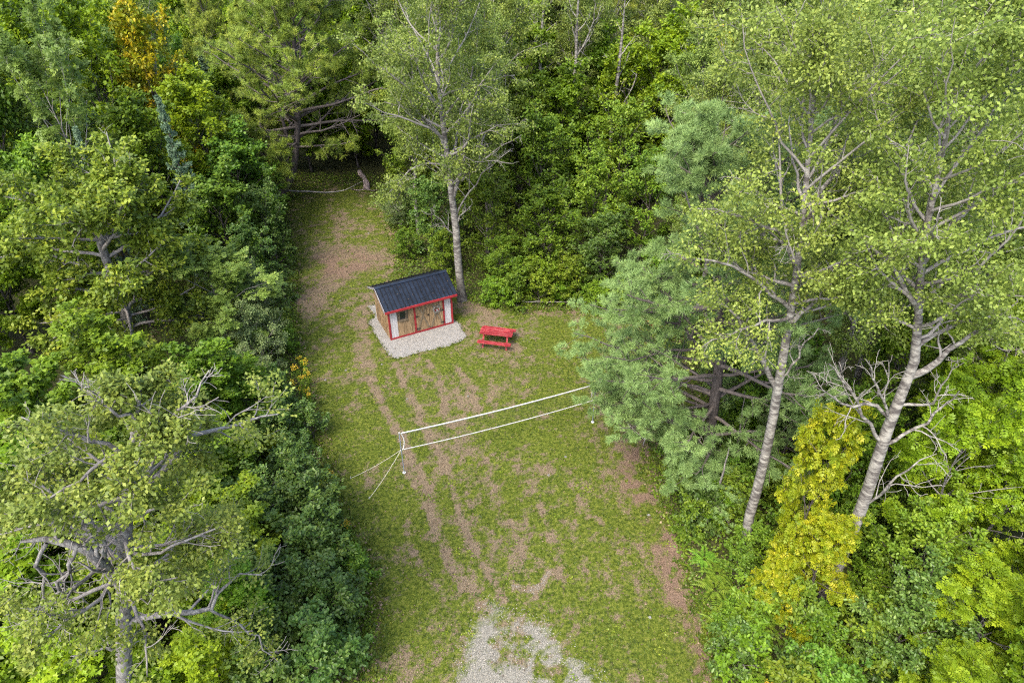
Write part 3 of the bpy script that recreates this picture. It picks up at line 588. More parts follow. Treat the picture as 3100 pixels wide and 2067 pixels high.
# wreath hung on the right door
def w2(p): c_, s_ = math.cos(R(27.09)), math.sin(R(27.09)); return (-6.732 + p[0] * c_ - p[1] * s_, 30.862 + p[0] * s_ + p[1] * c_, .045 + p[2])
WR = thing('door_wreath', 'small grey twig wreath with red and white bow on the right shed door', 'wreath', w2((2.79, -.075, 1.28)), R(27.09))
a = np.linspace(0, 2 * PI, 19); rgw = np.random.default_rng(2); rings = []
for k in range(5):
    rr_ = .17 + rgw.uniform(-.02, .02); rings.append(np.stack([rr_ * np.cos(a) + rgw.normal(0, .012, 19), rgw.normal(0, .012, 19) - .01, rr_ * np.sin(a) + rgw.normal(0, .012, 19)], 1)); rings[-1][-1] = rings[-1][0]
link('wreath_ring', tube_mesh('wreath_ring', [(np.array(rings), np.full((5, 19), .014), 5)], M['aspen_twig']), WR)
pz = rgw.uniform(0, 2 * PI, 70); pr_ = rgw.uniform(.13, .24, 70)
link('wreath_sprigs', scatter('wreath_sprigs', 'kite', np.stack([pr_ * np.cos(pz), np.full(70, -.03), pr_ * np.sin(pz)], 1), np.tile([0, -1., 0], (70, 1)) + rgw.normal(0, .4, (70, 3)), np.stack([np.cos(pz), 0 * pz, np.sin(pz)], 1), rgw.uniform(.06, .1, 70), rgw.random(70), M['stone']), WR, kind='stuff')
for s_ in (-1, 1): MB().prism([(0, 0), (s_ * .11, .06), (s_ * .12, -.05)][::s_], .0, .03).build('bow_loop', M['red_paint'], WR, (0, -.03, -.05), rot=(R(90), 0, 0))
MB().prism([(-.03, -.03), (.03, -.03), (.03, .03), (-.03, .03)], 0, .045).build('bow_knot', M['white_wood'], WR, (0, -.03, -.05), rot=(R(90), 0, 0))

def sprinkle(name, pts, sz, mat, parent=None): nr2, al2 = rnd_dirs(len(pts), .25); return link(name, scatter(name, 'kite', pts, nr2, al2, rng.uniform(sz[0], sz[1], len(pts)), rng.random(len(pts)), mat), parent, kind='stuff')
n_ = 90; a_, v_ = rng.uniform(-ov, W + ov, n_), -.28 + 1.45 * rng.random(n_) ** 1.6
sprinkle('fallen_leaves', np.stack([a_, v_, np.array([rz_(q_) for q_ in v_]) + .022], 1), (.025, .06), M['litter'], SH)
n_ = 900; px, py = rng.uniform(-8.6, -2.4, n_), rng.uniform(29.1, 33.4, n_); k = inside(px, py, PAD) & (rng.random(n_) < .25 + .75 * (pdist(px, py, PAD) < .22)); px, py = px[k], py[k]
sprinkle('fallen_leaves', np.stack([px, py, np.full(len(px), .065)], 1), (.03, .07), M['litter'], pad)
n_ = 5000; px, py = rng.uniform(-8.6, -2.3, n_), rng.uniform(29.0, 36, n_); d_ = pdist(px, py, PAD + PAD[:1]); k = (d_ < .14) & (rng.random(n_) < 1.3 * vnoise(px, py, .5, 71)); px, py = px[k], py[k]; nr2, al2 = rnd_dirs(len(px), .4)
link('edge_grass', scatter('edge_grass', 'tuft', np.stack([px, py, np.full(len(px), .03)], 1), nr2, al2, rng.uniform(.06, .12, len(px)), rng.random(len(px)), M['grass']), kind='stuff')

# ------------------------------------------------------------ picnic table
PT = thing('picnic_table', 'red painted wooden picnic table with attached benches standing on the lawn', 'picnic table', (-.836, 30.70, 0), R(-11.74))
rnd = random.Random(3)
for k in range(4):
    y0 = -.36 + k * .18; dz = rnd.uniform(-.003, .003); dx = rnd.uniform(-.012, .012)
    MB().box(-.91 + dx, .91 + dx, y0 + .006, y0 + .174, .705 + dz, .742 + dz).build('table_board', M['red_paint'], PT, bevel=.005)
for s_ in (-1, 1):
    for k in range(2):
        c_ = s_ * (.69 - .07 + k * .145); MB().box(-.93, .93, c_ - .068, c_ + .068, .42, .457).build('bench_board', M['red_paint'], PT, bevel=.005)
for xx in (-.66, .66):
    MB().box(xx - .019, xx + .019, -.36, .36, .615, .704).build('top_cleat', M['red_paint'], PT)
    MB().box(xx - .06, xx - .021, -.78, .78, .33, .419).build('bench_beam', M['red_paint'], PT)
    for s_ in (-1, 1): MB().bar((xx, s_ * .28, .70), (xx, s_ * .62, .0), .038, .09, (1, 0, 0)).build('leg', M['red_paint'], PT)
    MB().bar((xx * .94, 0, .38), (xx * .2, 0, .69), .038, .08, (0, 1, 0)).build('brace', M['red_paint'], PT)
MB().box(-.04, .04, -.34, .34, .66, .704).build('top_cleat', M['red_paint'], PT)

# ------------------------------------------------------------ volleyball net
NA = R(20.84); NL = 9.15; NH = 2.354
NT = thing('volleyball_net', 'volleyball net with white top and bottom bands strung across the lawn', 'net', (-4.7157, 20.944, 0), NA)
def tube_obj(name, pts, r, mat, parent, n=6): P_ = np.array(pts, float)[None]; return link(name, tube_mesh(name, [(P_, np.full(P_.shape[:2], r), n)], M[mat]), parent)
for xx, lab in ((0, 'left'), (NL, 'right')):
    tube_obj('pole', [(xx, 0, 0), (xx, 0, NH * .5), (xx, 0, NH)], .022, 'galvanised', NT, 8)
    MB().prism([(.075 * math.cos(t) + xx, .075 * math.sin(t)) for t in np.linspace(0, 2 * PI, 10, endpoint=False)], .0, .03).build('pole_foot', M['white_band'], NT)
    MB().prism([(.03 * math.cos(t) + xx, .03 * math.sin(t)) for t in np.linspace(0, 2 * PI, 8, endpoint=False)], NH, NH + .03).build('pole_cap', M['white_band'], NT)
NB = 1.38; u_ = np.linspace(0, 1, 25); x_ = .07 + u_ * (NL - .14)
def sag(z, s_): return z - s_ * 4 * u_ * (1 - u_)
zt, zb_ = sag(NH - .04, .10), sag(NB, .12)
def band(name, zc, h):
    V = [(a_, y_, z_ + d_) for a_, z_ in zip(x_, zc) for y_, d_ in ((-.006, -h / 2), (.006, -h / 2), (.006, h / 2), (-.006, h / 2))]; F = []
    for k in range(len(x_) - 1):
        for j_ in range(4): F.append((4 * k + j_, 4 * k + (j_ + 1) % 4, 4 * k + 4 + (j_ + 1) % 4, 4 * k + 4 + j_))
    link(name, mesh_np(name, np.array(V), np.array(F), M['white_band']), NT)
band('top_band', zt, .085); band('bottom_band', zb_, .055)
for s_, x0 in ((1, .07), (-1, NL - .07)):
    t = np.linspace(0, 1, 9); tube_obj('side_band', np.stack([x0 + s_ * .10 * 4 * t * (1 - t), 0 * t, NB + (NH - .04 - NB) * t], 1), .022, 'white_band', NT)
    tube_obj('tie_cord', [(x0 - s_ * .07, 0, NH - .04), (x0 - s_ * .035, 0, NH - .04), (x0, 0, NH - .04)], .008, 'white_band', NT)
    tube_obj('tie_cord', [(x0 - s_ * .07, 0, NB), (x0 - s_ * .035, 0, NB), (x0, 0, NB)], .008, 'white_band', NT)
Ps = [np.stack([x_, 0 * x_, zb_ + (zt - zb_) * f_], 1) for f_ in np.linspace(.1, .9, 9)]; Ps = np.array(Ps)
xv = np.arange(.17, NL - .1, .1); uu = (xv - .07) / (NL - .14); Pv = np.stack([np.stack([xv, 0 * xv, NB - .12 * 4 * uu * (1 - uu)], 1), np.stack([xv, 0 * xv, NH - .04 - .10 * 4 * uu * (1 - uu)], 1)], 1)
link('netting', tube_mesh('netting', [(Ps, np.full(Ps.shape[:2], .0018), 3), (Pv, np.full(Pv.shape[:2], .0018), 3)], M['cord']), NT, kind='stuff')
def rope(name, label, p0, p1):
    v0 = np.array(p0); v1 = np.array(p1); pts = [v0 + (v1 - v0) * t_ - np.array([0, 0, .10 * 4 * t_ * (1 - t_)]) for t_ in np.linspace(0, 1, 9)]
    o = tube_obj('guy_rope', pts, .009, 'rope', NT, 4); o['label'] = label
    q_ = v1; tube_obj('ground_peg', [q_ + np.array([0, 0, -.02]), q_ + np.array([.0, 0, .05]), q_ + np.array([.03, 0, .11])], .012, 'white_band', NT)
def loc_n(x, y, z): dx, dy = x + 4.7157, y - 20.944; return (dx * math.cos(NA) + dy * math.sin(NA), -dx * math.sin(NA) + dy * math.cos(NA), z)
rope('r', 'rope from the left pole to a peg near the left edge', loc_n(-4.7157, 20.944, 1.4), loc_n(-6.0, 19.45, .02))
rope('r', 'rope from the right pole to a peg under the pine', loc_n(3.835, 24.2, 2.2), loc_n(6.1, 23.0, .02))
rope('r', 'thin rope from the left pole across the grass', loc_n(-4.7157, 20.944, 1.4), loc_n(-7.0, 20.6, .02))
#@@TREES
# ------------------------------------------------------------ tree kinds
def rel(pts, b): return [(p[0] - b[0], p[1] - b[1], p[2], p[3]) for p in pts]
DOME = [(0, .72), (.3, 1), (.65, .8), (.9, .45), (1, .22)]
AB, AT, GB, GT, DB, DT = M['aspen_bark'], M['aspen_twig'], M['grey_bark'], M['grey_twig'], M['dark_bark'], M['dark_twig']
MAPLE = dict(H=10, t0=.22, n1=24, ang=(82, 22), env=DOME, rad=3.2, pull1=(0, 0, .35), pull2=(0, 0, .1), n2=7, n3=4, nl=18, tipn=6, flat=.45, leaf='maple', size=.19, spread=.15, up=1.5, mat=M['maple_green'], bark=DB, twig=DT, w3=.15)
MAPLE_FAR = dict(MAPLE, leaf='kite', size=.25, nl=22, t0=.12, n1=28)
ASPEN = dict(H=17, t0=.36, n1=28, ang=(70, 25), env=[(0, .7), (.3, 1), (.7, .8), (1, .25)], rad=3.2, pull1=(0, 0, .5), pull2=(0, 0, .1), n2=7, n3=5, nl=40, tipn=10, leaf='kite', size=.115, spread=.19, up=.6, droop=.6, cl=.5,
             mat=M['aspen_leaf'], bark=AB, twig=AT, w3=.6, dead2=.13, wob=.16, rmin=.009)
ASPEN_FAR = dict(ASPEN, leaf='kite', size=.16, nl=28, t0=.3)
PINE = dict(H=15, t0=.16, n1=46, ang=(86, 40), env=[(0, .75), (.2, 1), (.6, .62), (1, .08)], rad=4.4, pull1=(0, 0, .22), pull2=(0, 0, .15), n2=9, n3=3, nl=12, tipn=0, flat=.3, leaf='needles', size=.22, spread=.07, needle=1, a2=58, l2=.36, s2=.3,
            mat=M['pine_blue'], bark=DB, twig=DT, w3=.2, wob=.09, dead1=.04)
SPRUCE = dict(H=10, t0=.06, n1=70, ang=(95, 50), env=[(0, 1), (.5, .55), (1, .04)], rad=1.3, pull1=(0, 0, .2), pull2=(0, 0, 0), n2=7, n3=2, nl=7, tipn=5, flat=.3, leaf='stub', size=.13, spread=.02, a2=55, l2=.36, s2=.15, mat=M['spruce_blue'], bark=DB, twig=DT, w3=0)
ASH = dict(H=11, t0=.25, n1=20, ang=(72, 22), env=DOME, rad=3.3, pull1=(0, 0, .5), pull2=(0, 0, .25), n2=6, n3=4, nl=11, tipn=5, leaf='pinnate', size=.38, spread=.12, up=1.3, droop=.3, mat=M['ash_pale'], bark=GB, twig=GT, w3=.3)
SHRUB = dict(H=3.2, r=.03, t0=.05, n1=22, ang=(75, 15), env=[(0, .85), (.4, 1), (.8, .6), (1, .2)], rad=1.6, pull1=(0, 0, .6), pull2=(0, 0, .3), n2=5, n3=4, nl=15, tipn=6, leaf='oval', size=.12, spread=.08, up=1.3, mat=M['cherry_leaf'], bark=DB, twig=DT, w3=.1)
WILLOW = dict(SHRUB, leaf='oval', size=.075, nl=26, H=4, rad=1.5, mat=M['willow_leaf'], bark=GB, twig=GT, spread=.09, up=.8)
CTREE = dict(SHRUB, H=6.5, r=.07, t0=.12, n1=26, rad=2.4, nl=17, size=.16, mat=M['shrub_leaf'], spread=.11)
BUSH = dict(H=1.1, r=.015, t0=.03, n1=14, ang=(80, 20), env=[(0, .9), (.5, .9), (1, .3)], rad=.75, pull1=(0, 0, .4), pull2=(0, 0, .2), n2=4, n3=3, nl=8, tipn=4, leaf='oval', size=.10, spread=.05, up=1.6, mat=M['shrub_leaf'], bark=DB, twig=DT, w3=.1, w2=.6)
GOLD = dict(H=6.5, r=.06, t0=.12, n1=22, ang=(72, 18), env=[(0, .95), (.3, 1), (.7, .6), (1, .15)], rad=1.9, pull1=(0, 0, .25), pull2=(0, 0, .05), n2=6, n3=4, nl=6, tipn=4, leaf='pinnate', size=.30, spread=.09, up=1.2, droop=.5, flat=.5, mat=M['sumac_gold'], bark=DB, twig=DT, w3=.1)
KIT = {}
def kit(k, spec, seeds): KIT[k] = [grow(spec, s) for s in seeds]
kit('maple', MAPLE, (1, 2)); kit('maple_far', MAPLE_FAR, (4, 5)); kit('aspen', ASPEN, (11, 12)); kit('aspen_far', ASPEN_FAR, (14, 15))
kit('pine', dict(PINE, nl=9, size=.28), (21,)); kit('spruce', SPRUCE, (25,)); kit('ash', ASH, (31, 32)); kit('shrub', SHRUB, (41, 42)); kit('cherry_big', dict(SHRUB, size=.15, nl=17), (45, 46))
kit('willow', WILLOW, (51,)); kit('cherry_tree', CTREE, (55, 56)); kit('bush', BUSH, (61, 62, 63)); kit('gold', GOLD, (71,))
kit('dead', dict(ASPEN, H=13, rad=2.0, n1=16, n2=4, n3=2, nl=1, tipn=0, dead1=1, w3=.6, w3d=.5), (81,)) if False else None

# ------------------------------------------------------------ trees that stand out
def hero(name, label, cat, base, spec, trunk, limbs, seed, group=None):
    sp = dict(spec); sp['trunk'] = rel(trunk, base); sp['limbs'] = [dict(p=rel(p, base), bare=b_) for p, b_ in limbs]
    return place(name, label, cat, grow(sp, seed), (base[0], base[1], 0), group=group)
# large oak at the near left
OAKT = [(-11.9, 10, -.05, 0.230), (-10.89, 10, 3.11, 0.204), (-9.73, 10, 6.63, 0.187), (-8.86, 10, 9.19, 0.162), (-8.19, 10.1, 11.23, 0.128), (-7.8, 10.2, 12.2, 0.076), (-7.45, 10.3, 13.0, 0.043), (-7.3, 10.4, 13.5, 0.017)]
OAKB = [([(-9.37, 9.98, 7.65, 0.12), (-9.17, 9.6, 8.93, 0.11), (-9.25, 9.35, 9.85, 0.095), (-9.55, 9.2, 10.32, 0.075), (-10.17, 9.1, 10.46, 0.03)], 1), ([(-9.74, 9.18, 10.32, 0.05), (-10.07, 9.1, 9.77, 0.04), (-10.28, 9.1, 8.84, 0.03), (-10.92, 9.1, 7.5, 0.012)], 1), ([(-9.32, 9.3, 9.97, 0.05), (-9.91, 9.3, 9.03, 0.04), (-10.36, 9.2, 8.37, 0.03), (-10.73, 9.2, 7.86, 0.012)], 1), ([(-9.19, 9.5, 9.3, 0.05), (-8.95, 9.4, 10.11, 0.035), (-9.05, 9.4, 10.46, 0.015)], 1), ([(-9.16, 9.62, 8.86, 0.05), (-8.86, 9.5, 9.98, 0.035), (-8.99, 9.5, 10.41, 0.015)], 1)]
OAKL = [*OAKB,
    ([(-9.72, 10, 6.15, 0.096), (-9.18, 10.1, 6.25, 0.080), (-8.64, 10.3, 6.07, 0.072), (-8.04, 10.6, 5.74, 0.060), (-7.36, 10.9, 6.61, 0.032), (-6.58, 11, 6.65, 0.016)], 0),
    ([(-8.04, 10.6, 5.74, 0.040), (-7.57, 10.7, 4.94, 0.032), (-7.02, 10.6, 4.03, 0.020), (-6.65, 10.5, 3.31, 0.010)], 0),
    ([(-8.33, 10.1, 10.55, 0.096), (-7.88, 10.4, 10.91, 0.080), (-7.48, 10.8, 11.17, 0.068), (-7.08, 11.2, 11.45, 0.056), (-6.34, 11.6, 11.41, 0.036), (-5.46, 12, 11.39, 0.016)], 0),
    ([(-7.55, 10.2, 12.28, 0.048), (-6.82, 10.3, 12.79, 0.036), (-6.25, 10.4, 13.39, 0.024), (-6.0, 10.5, 13.86, 0.012)], 1),
    ([(-7.54, 10.2, 12.88, 0.040), (-7.84, 10, 13.3, 0.028), (-7.93, 9.9, 13.7, 0.016), (-7.79, 9.8, 14.1, 0.010)], 1),
    ([(-10.31, 10, 4.85, 0.040), (-10.62, 9.8, 5.19, 0.032), (-11.02, 9.7, 5.2, 0.024), (-11.45, 9.6, 5.12, 0.012)], 1),
    ([(-7.95, 10.1, 11.88, 0.056), (-8.28, 9.9, 12.57, 0.040), (-8.74, 9.7, 13.1, 0.024), (-9.14, 9.6, 13.42, 0.012)], 0),
    ([(-8.6, 10.1, 9.9, 0.048), (-9.4, 10.3, 10.7, 0.040), (-10.2, 10.3, 11.3, 0.024), (-10.9, 10.2, 11.6, 0.012)], 0),
    ([(-8.9, 10, 9.0, 0.056), (-8.2, 9.8, 9.1, 0.040), (-7.3, 9.8, 9.6, 0.028), (-6.2, 10.2, 9.7, 0.012)], 0)]
OAK = dict(n1=26, t0=.50, ang=(88, 62), env=[(0, .9), (.4, 1), (.75, .6), (1, .12)], rad=3.0, pull1=(0, 0, .25), pull2=(0, 0, .3), n2=8, n3=5, nl=40, tipn=10, leaf='kite', size=.10, spread=.12, up=1.0, droop=.3, cl=.5, mat=M['oak_leaf'], bark=GB, twig=GT,
           w3=.5, w3d=1, dead2=.2, wob=.17, rmin=.008, l2=.5, l3=.6, a2=50)
hero('oak_tree', 'large pale-barked oak at the lower left with twisted bare limbs and thin yellow-green leaves', 'oak tree', (-11.9, 10), OAK, OAKT, OAKL, 101)
BT = [(-19.6, 27, -.05, .30), (-18.95, 27, 1.5, .26), (-18.35, 27, 3.85, .24), (-18.22, 27, 5.31, .22), (-18.17, 27, 6.92, .2), (-18.14, 27, 8.02, .17), (-17.76, 27.1, 9.22, .13), (-17.3, 27.3, 10.0, .08), (-17.0, 27.5, 10.7, .04)]
BL = [([(-19.31 + 1.0, 27, 5.0, .10), (-19.2, 26.8, 5.71, .085), (-20.19, 26.5, 6.08, .06), (-21.1, 26.3, 5.97, .03)], 0), ([(-18.24, 27, 6.24, .1), (-18.5, 26.6, 6.81, .08), (-19.21, 26.2, 6.71, .05), (-19.9, 25.9, 6.9, .02)], 0),
    ([(-18.2, 27, 7.37, .12), (-17.94, 27.1, 8.39, .1), (-17.49, 27.2, 9.18, .08), (-16.68, 27.4, 9.9, .05), (-15.7, 27.6, 10.6, .03)], 0), ([(-18.15, 27, 7.91, .09), (-17.65, 27.1, 8.29, .07), (-16.61, 27.2, 8.38, .05), (-15.59, 27.3, 8.71, .02)], 0),
    ([(-18.1, 27, 8.3, .12), (-18.23, 26.9, 9.32, .1), (-18.5, 26.8, 9.97, .07), (-19.19, 26.6, 10.25, .04)], 0), ([(-18.3, 27, 4.34, .1), (-17.72, 27.2, 4.94, .08), (-16.89, 27.4, 4.9, .05), (-16.2, 27.4, 4.7, .02)], 0)]
BASS = dict(n1=32, t0=.33, ang=(88, 55), env=[(0, .9), (.3, 1), (.7, .9), (1, .35)], rad=4.6, pull1=(0, 0, .2), pull2=(0, 0, .2), n2=8, n3=5, nl=32, tipn=8, leaf='kite', size=.19, spread=.15, up=1.0, droop=.5, cl=.5, mat=M['basswood'], bark=GB, twig=GT, w3=.2, wob=.14, dead2=.04, flat=.7)
hero('basswood_tree', 'broad round-leaved tree left of the clearing with a leaning grey trunk showing through', 'tree', (-19.6, 27), BASS, BT, BL, 102)
CT = [(-3.01, 35.1, -.03, .25), (-3.15, 35.1, 2.67, .22), (-3.17, 35.1, 4.9, .205), (-3.3, 35.1, 6.61, .185), (-3.35, 35.1, 7.98, .15), (-3.49, 35, 9.92, .13), (-3.63, 34.9, 12.59, .1), (-3.55, 34.8, 15.4, .06), (-3.45, 34.8, 17.24, .02)]
CL = [([(-3.25, 35.1, 6.6, .13), (-2.83, 35.2, 7.7, .11), (-2.6, 35.3, 8.87, .09), (-2.35, 35.5, 10.89, .06), (-1.98, 35.7, 13.42, .03)], 0), ([(-3.2, 35.1, 5.3, .06), (-2.93, 35.1, 5.96, .055), (-2.27, 34.9, 7.07, .045), (-1.29, 34.7, 8.39, .03), (-.14, 34.5, 9.52, .015)], 1),
    ([(-2.72, 35.1, 7.61, .07), (-1.99, 34.9, 8.43, .055), (-1.04, 34.6, 9.37, .04), (.53, 34.3, 10.39, .015)], 1), ([(-3.17, 35.1, 4.22, .045), (-4.03, 34.9, 5.4, .03), (-4.36, 34.8, 5.71, .02), (-4.57, 34.7, 6.14, .01)], 1),
    ([(-3.17, 35.1, 4.9, .045), (-2.81, 35, 5.61, .035), (-2.17, 34.8, 6.35, .015)], 1), ([(-3.32, 35.1, 6.99, .05), (-3.85, 34.9, 8.31, .04), (-4.38, 34.8, 8.82, .025), (-5.13, 34.6, 9.25, .012)], 1),
    ([(-3.48, 35, 9.69, .09), (-4.19, 35.2, 10.54, .07), (-5.27, 35.4, 11.37, .05), (-6.61, 35.6, 11.64, .02)], 0), ([(-3.38, 35, 8.51, .06), (-5.0, 34.8, 8.6, .045), (-6.2, 34.6, 7.6, .03), (-7.0, 34.4, 6.8, .015)], 0),
    ([(-3.4, 35, 9.0, .06), (-2.2, 34.5, 10, .045), (-.9, 34.3, 10.8, .03), (.3, 34.2, 11.0, .015)], 0), ([(-3.55, 35, 11, .06), (-2.3, 34.8, 12.3, .045), (-.9, 34.7, 13, .03), (.2, 34.8, 13.2, .015)], 0)]
ACEN = dict(ASPEN, n1=28, t0=.42, rad=4.2, n2=7, n3=5, nl=34, size=.13)
hero('aspen_tree', 'tall forked aspen standing right behind the shed, bare grey branches below its crown', 'aspen tree', (-3.01, 35.1), dict(ACEN, dead2=.1), CT, CL, 103)
A1T = [(8.98, 16.6, -.05, 0.202), (8.71, 16.6, 1.95, 0.181), (8.68, 16.6, 3.82, 0.168), (8.52, 16.6, 6.73, 0.151), (8.32, 16.6, 8.74, 0.139), (8.15, 16.6, 10.63, 0.118), (8.01, 16.7, 12.28, 0.101), (7.8, 16.8, 14.11, 0.084), (7.55, 17, 16.06, 0.059), (7.35, 17.1, 17.6, 0.034), (7.25, 17.2, 18.2, 0.013)]
A1L = [([(8.35, 16.6, 8.3, .09), (7.91, 16.6, 9.08, .08), (7.29, 16.5, 9.99, .065), (6.41, 16.3, 11.22, .045), (5.62, 16.1, 11.93, .02)], 0), ([(8.16, 16.6, 10.4, .08), (8.31, 16.5, 11.16, .07), (8.68, 16.4, 11.74, .05), (9.25, 16.2, 12.3, .025)], 0),
    ([(8.33, 16.6, 8.5, .04), (8.59, 16.3, 9.98, .03), (8.76, 16.1, 11.05, .015)], 1), ([(7.96, 16.7, 12.6, .07), (7.15, 16.5, 13.74, .055), (5.93, 16.3, 14.34, .04), (4.67, 16.0, 14.73, .015)], 0),
    ([(7.87, 16.8, 13.59, .07), (8.07, 16.9, 14.81, .055), (8.9, 17.2, 15.52, .04), (9.99, 17.4, 15.92, .015)], 1), ([(8.08, 16.6, 11.3, .06), (6.64, 16.0, 12.69, .045), (5.24, 15.6, 13.45, .03), (3.99, 15.2, 13.79, .012)], 0),
    ([(8.1, 16.6, 11.0, .06), (7.3, 16.0, 11.3, .045), (6.3, 15.6, 11.2, .03), (5.2, 15.4, 10.9, .012)], 0), ([(8.0, 16.7, 12.3, .06), (9.0, 16.2, 13.0, .04), (10.0, 15.8, 13.4, .02)], 1)]
AHERO = dict(ASPEN, n1=28, t0=.60, rad=3.4, n2=6, n3=5, nl=50, size=.095, dead2=.13)
hero('aspen_tree', 'left one of the two pale-trunked aspens in the right foreground', 'aspen tree', (8.98, 16.6), AHERO, A1T, A1L, 104)
A2T = [(11.22, 14.5, -.05, 0.227), (11.1, 14.5, 2.94, 0.202), (11.05, 14.5, 5.53, 0.185), (10.83, 14.5, 8.15, 0.168), (10.77, 14.5, 9.49, 0.151), (10.74, 14.5, 11.02, 0.126), (10.39, 14.6, 12.48, 0.101), (9.94, 14.8, 14.37, 0.084), (9.77, 15, 16.26, 0.059), (9.64, 15.2, 17.6, 0.034), (9.6, 15.3, 18.3, 0.013)]
A2L = [([(10.8, 14.5, 9.0, .06), (9.9, 14.3, 9.66, .05), (9.17, 14.1, 9.84, .035), (8.36, 13.9, 10.39, .02), (7.88, 13.8, 10.77, .01)], 1), ([(10.83, 14.5, 8.0, .06), (10.11, 14.4, 8.93, .05), (9.29, 14.3, 10.13, .035), (8.18, 14.1, 11.33, .02)], 1),
    ([(10.85, 14.5, 7.9, .055), (11.44, 14.3, 8.68, .045), (11.72, 14.1, 9.68, .03), (11.79, 13.9, 10.47, .012)], 1), ([(11.1, 14.5, 4.91, .045), (11.31, 14.2, 6.64, .035), (11.55, 14, 7.59, .025), (12.03, 13.9, 8.22, .01)], 1),
    ([(10.8, 14.5, 9.5, .05), (11.47, 14.3, 9.66, .035), (11.5, 14.1, 10.6, .02), (11.6, 14, 11.4, .01)], 1), ([(10.8, 14.5, 8.83, .04), (9.65, 14.1, 10.6, .03), (9.07, 13.9, 11.48, .012)], 1),
    ([(10.78, 14.5, 10.5, .11), (11.29, 14.5, 11.09, .08), (11.91, 14.5, 11.87, .05), (12.73, 14.6, 12.75, .02)], 0), ([(10.11, 14.8, 13.6, .07), (10.67, 15, 14.96, .05), (11.48, 15.2, 15.54, .02)], 0), ([(10.35, 14.6, 12.6, .07), (9.21, 14.5, 13.93, .05), (8.11, 14.3, 14.85, .02)], 0),
    ([(10.6, 14.5, 11.5, .07), (11.6, 14.8, 12.0, .05), (12.8, 15, 12.1, .03), (13.8, 15.1, 11.8, .012)], 0)]
hero('aspen_tree', 'right one of the two foreground aspens, leaning, ringed by bare white limbs at mid height', 'aspen tree', (11.22, 14.5), dict(AHERO, t0=.63, rad=3.1), A2T, A2L, 105)
PT_ = [(8.44, 20.3, -.02, .24), (8.06, 20.4, 2.73, .22), (7.9, 20.6, 5.96, .19), (7.48, 20.8, 8.79, .16), (6.94, 21.1, 12.07, .11), (6.57, 21.4, 13.7, .06), (6.35, 21.6, 14.9, .015)]
PH = dict(PINE, n1=50, rad=4.8, t0=.17, env=[(0, .8), (.2, 1), (.5, .85), (.8, .5), (1, .1)], size=.22, nl=18, l2=.42, dead1=0, w3=.05, cl=.25)
PRL = []
for z0, ex, ey, ez, r_ in [(2.9, 4.6, 22.6, 2.6, .05), (3.6, 3.2, 21.6, 3.9, .07), (4.3, 4.0, 18.9, 4.4, .07), (4.8, 2.6, 22.4, 5.2, .07), (5.4, 3.0, 20.2, 5.8, .07), (6.1, 2.4, 21.9, 6.7, .07), (6.8, 3.2, 19.6, 7.2, .06), (7.6, 2.9, 21.6, 8.2, .06), (8.4, 3.6, 20.2, 8.9, .055), (5.0, 5.2, 24.6, 5.4, .06), (7.0, 4.4, 24.4, 7.6, .05), (3.2, 6.2, 17.6, 2.6, .05), (9.3, 3.8, 21.8, 9.9, .05), (2.9, 3.4, 22.4, 3.0, .06), (3.5, 2.9, 22.0, 4.2, .06), (4.1, 3.7, 21.5, 4.5, .06)]:
    x0 = float(np.interp(z0, [0, 2.73, 5.96, 8.79, 12], [8.44, 8.06, 7.9, 7.48, 6.94])); y0 = float(np.interp(z0, [0, 12], [20.3, 21.1]))
    PRL.append(([(x0, y0, z0, r_), (x0 + (ex - x0) * .35, y0 + (ey - y0) * .3, z0 + (ez - z0) * .2 + .15, r_ * .8), (x0 + (ex - x0) * .7, y0 + (ey - y0) * .68, z0 + (ez - z0) * .6 - .05, r_ * .5), (ex, ey, ez + .1, .012)], 0))
hero('pine_tree', 'blue-green white pine reaching over the lawn and the right end of the net', 'pine tree', (8.44, 20.3), PH, PT_, PRL, 106)
PB = [(-18.42, 49.5, -.1, .3), (-17.65, 49.5, .8, .28), (-16.65, 49.5, 2.2, .26), (-15.74, 49.5, 5.21, .23), (-15.11, 49.5, 8.62, .19), (-14.66, 49.5, 12.86, .12), (-14.32, 49.5, 15.7, .05)]
hero('pine_tree', 'big yellow-green pine at the far end of the clearing with spreading boughs', 'pine tree', (-18.42, 49.5), dict(PINE, n1=54, rad=7.0, t0=.30, mat=M['pine_yellow'], size=.36, spread=.12, nl=10, n2=9, n3=3), PB,
     [([(-17.65, 49.5, .8, .2), (-17.25, 49.6, 2.16, .18), (-16.63, 49.8, 4.45, .14), (-16.9, 50, 8.48, .1), (-17.04, 50.2, 12.45, .05)], 0), ([(-15.8, 49.4, 5, .1), (-17.8, 48, 5.2, .08), (-20.5, 46.6, 5.3, .05), (-23.2, 45.5, 5.2, .02)], 0),
      ([(-16.4, 49.5, 2.8, .09), (-16.2, 47.8, 3.4, .07), (-15.8, 46.2, 3.6, .04), (-15.6, 45.2, 3.4, .015)], 0), ([(-16.0, 49.5, 4, .08), (-17.6, 47.6, 4.3, .06), (-18.8, 46.0, 4.2, .04), (-19.6, 45, 3.9, .015)], 0)], 107)

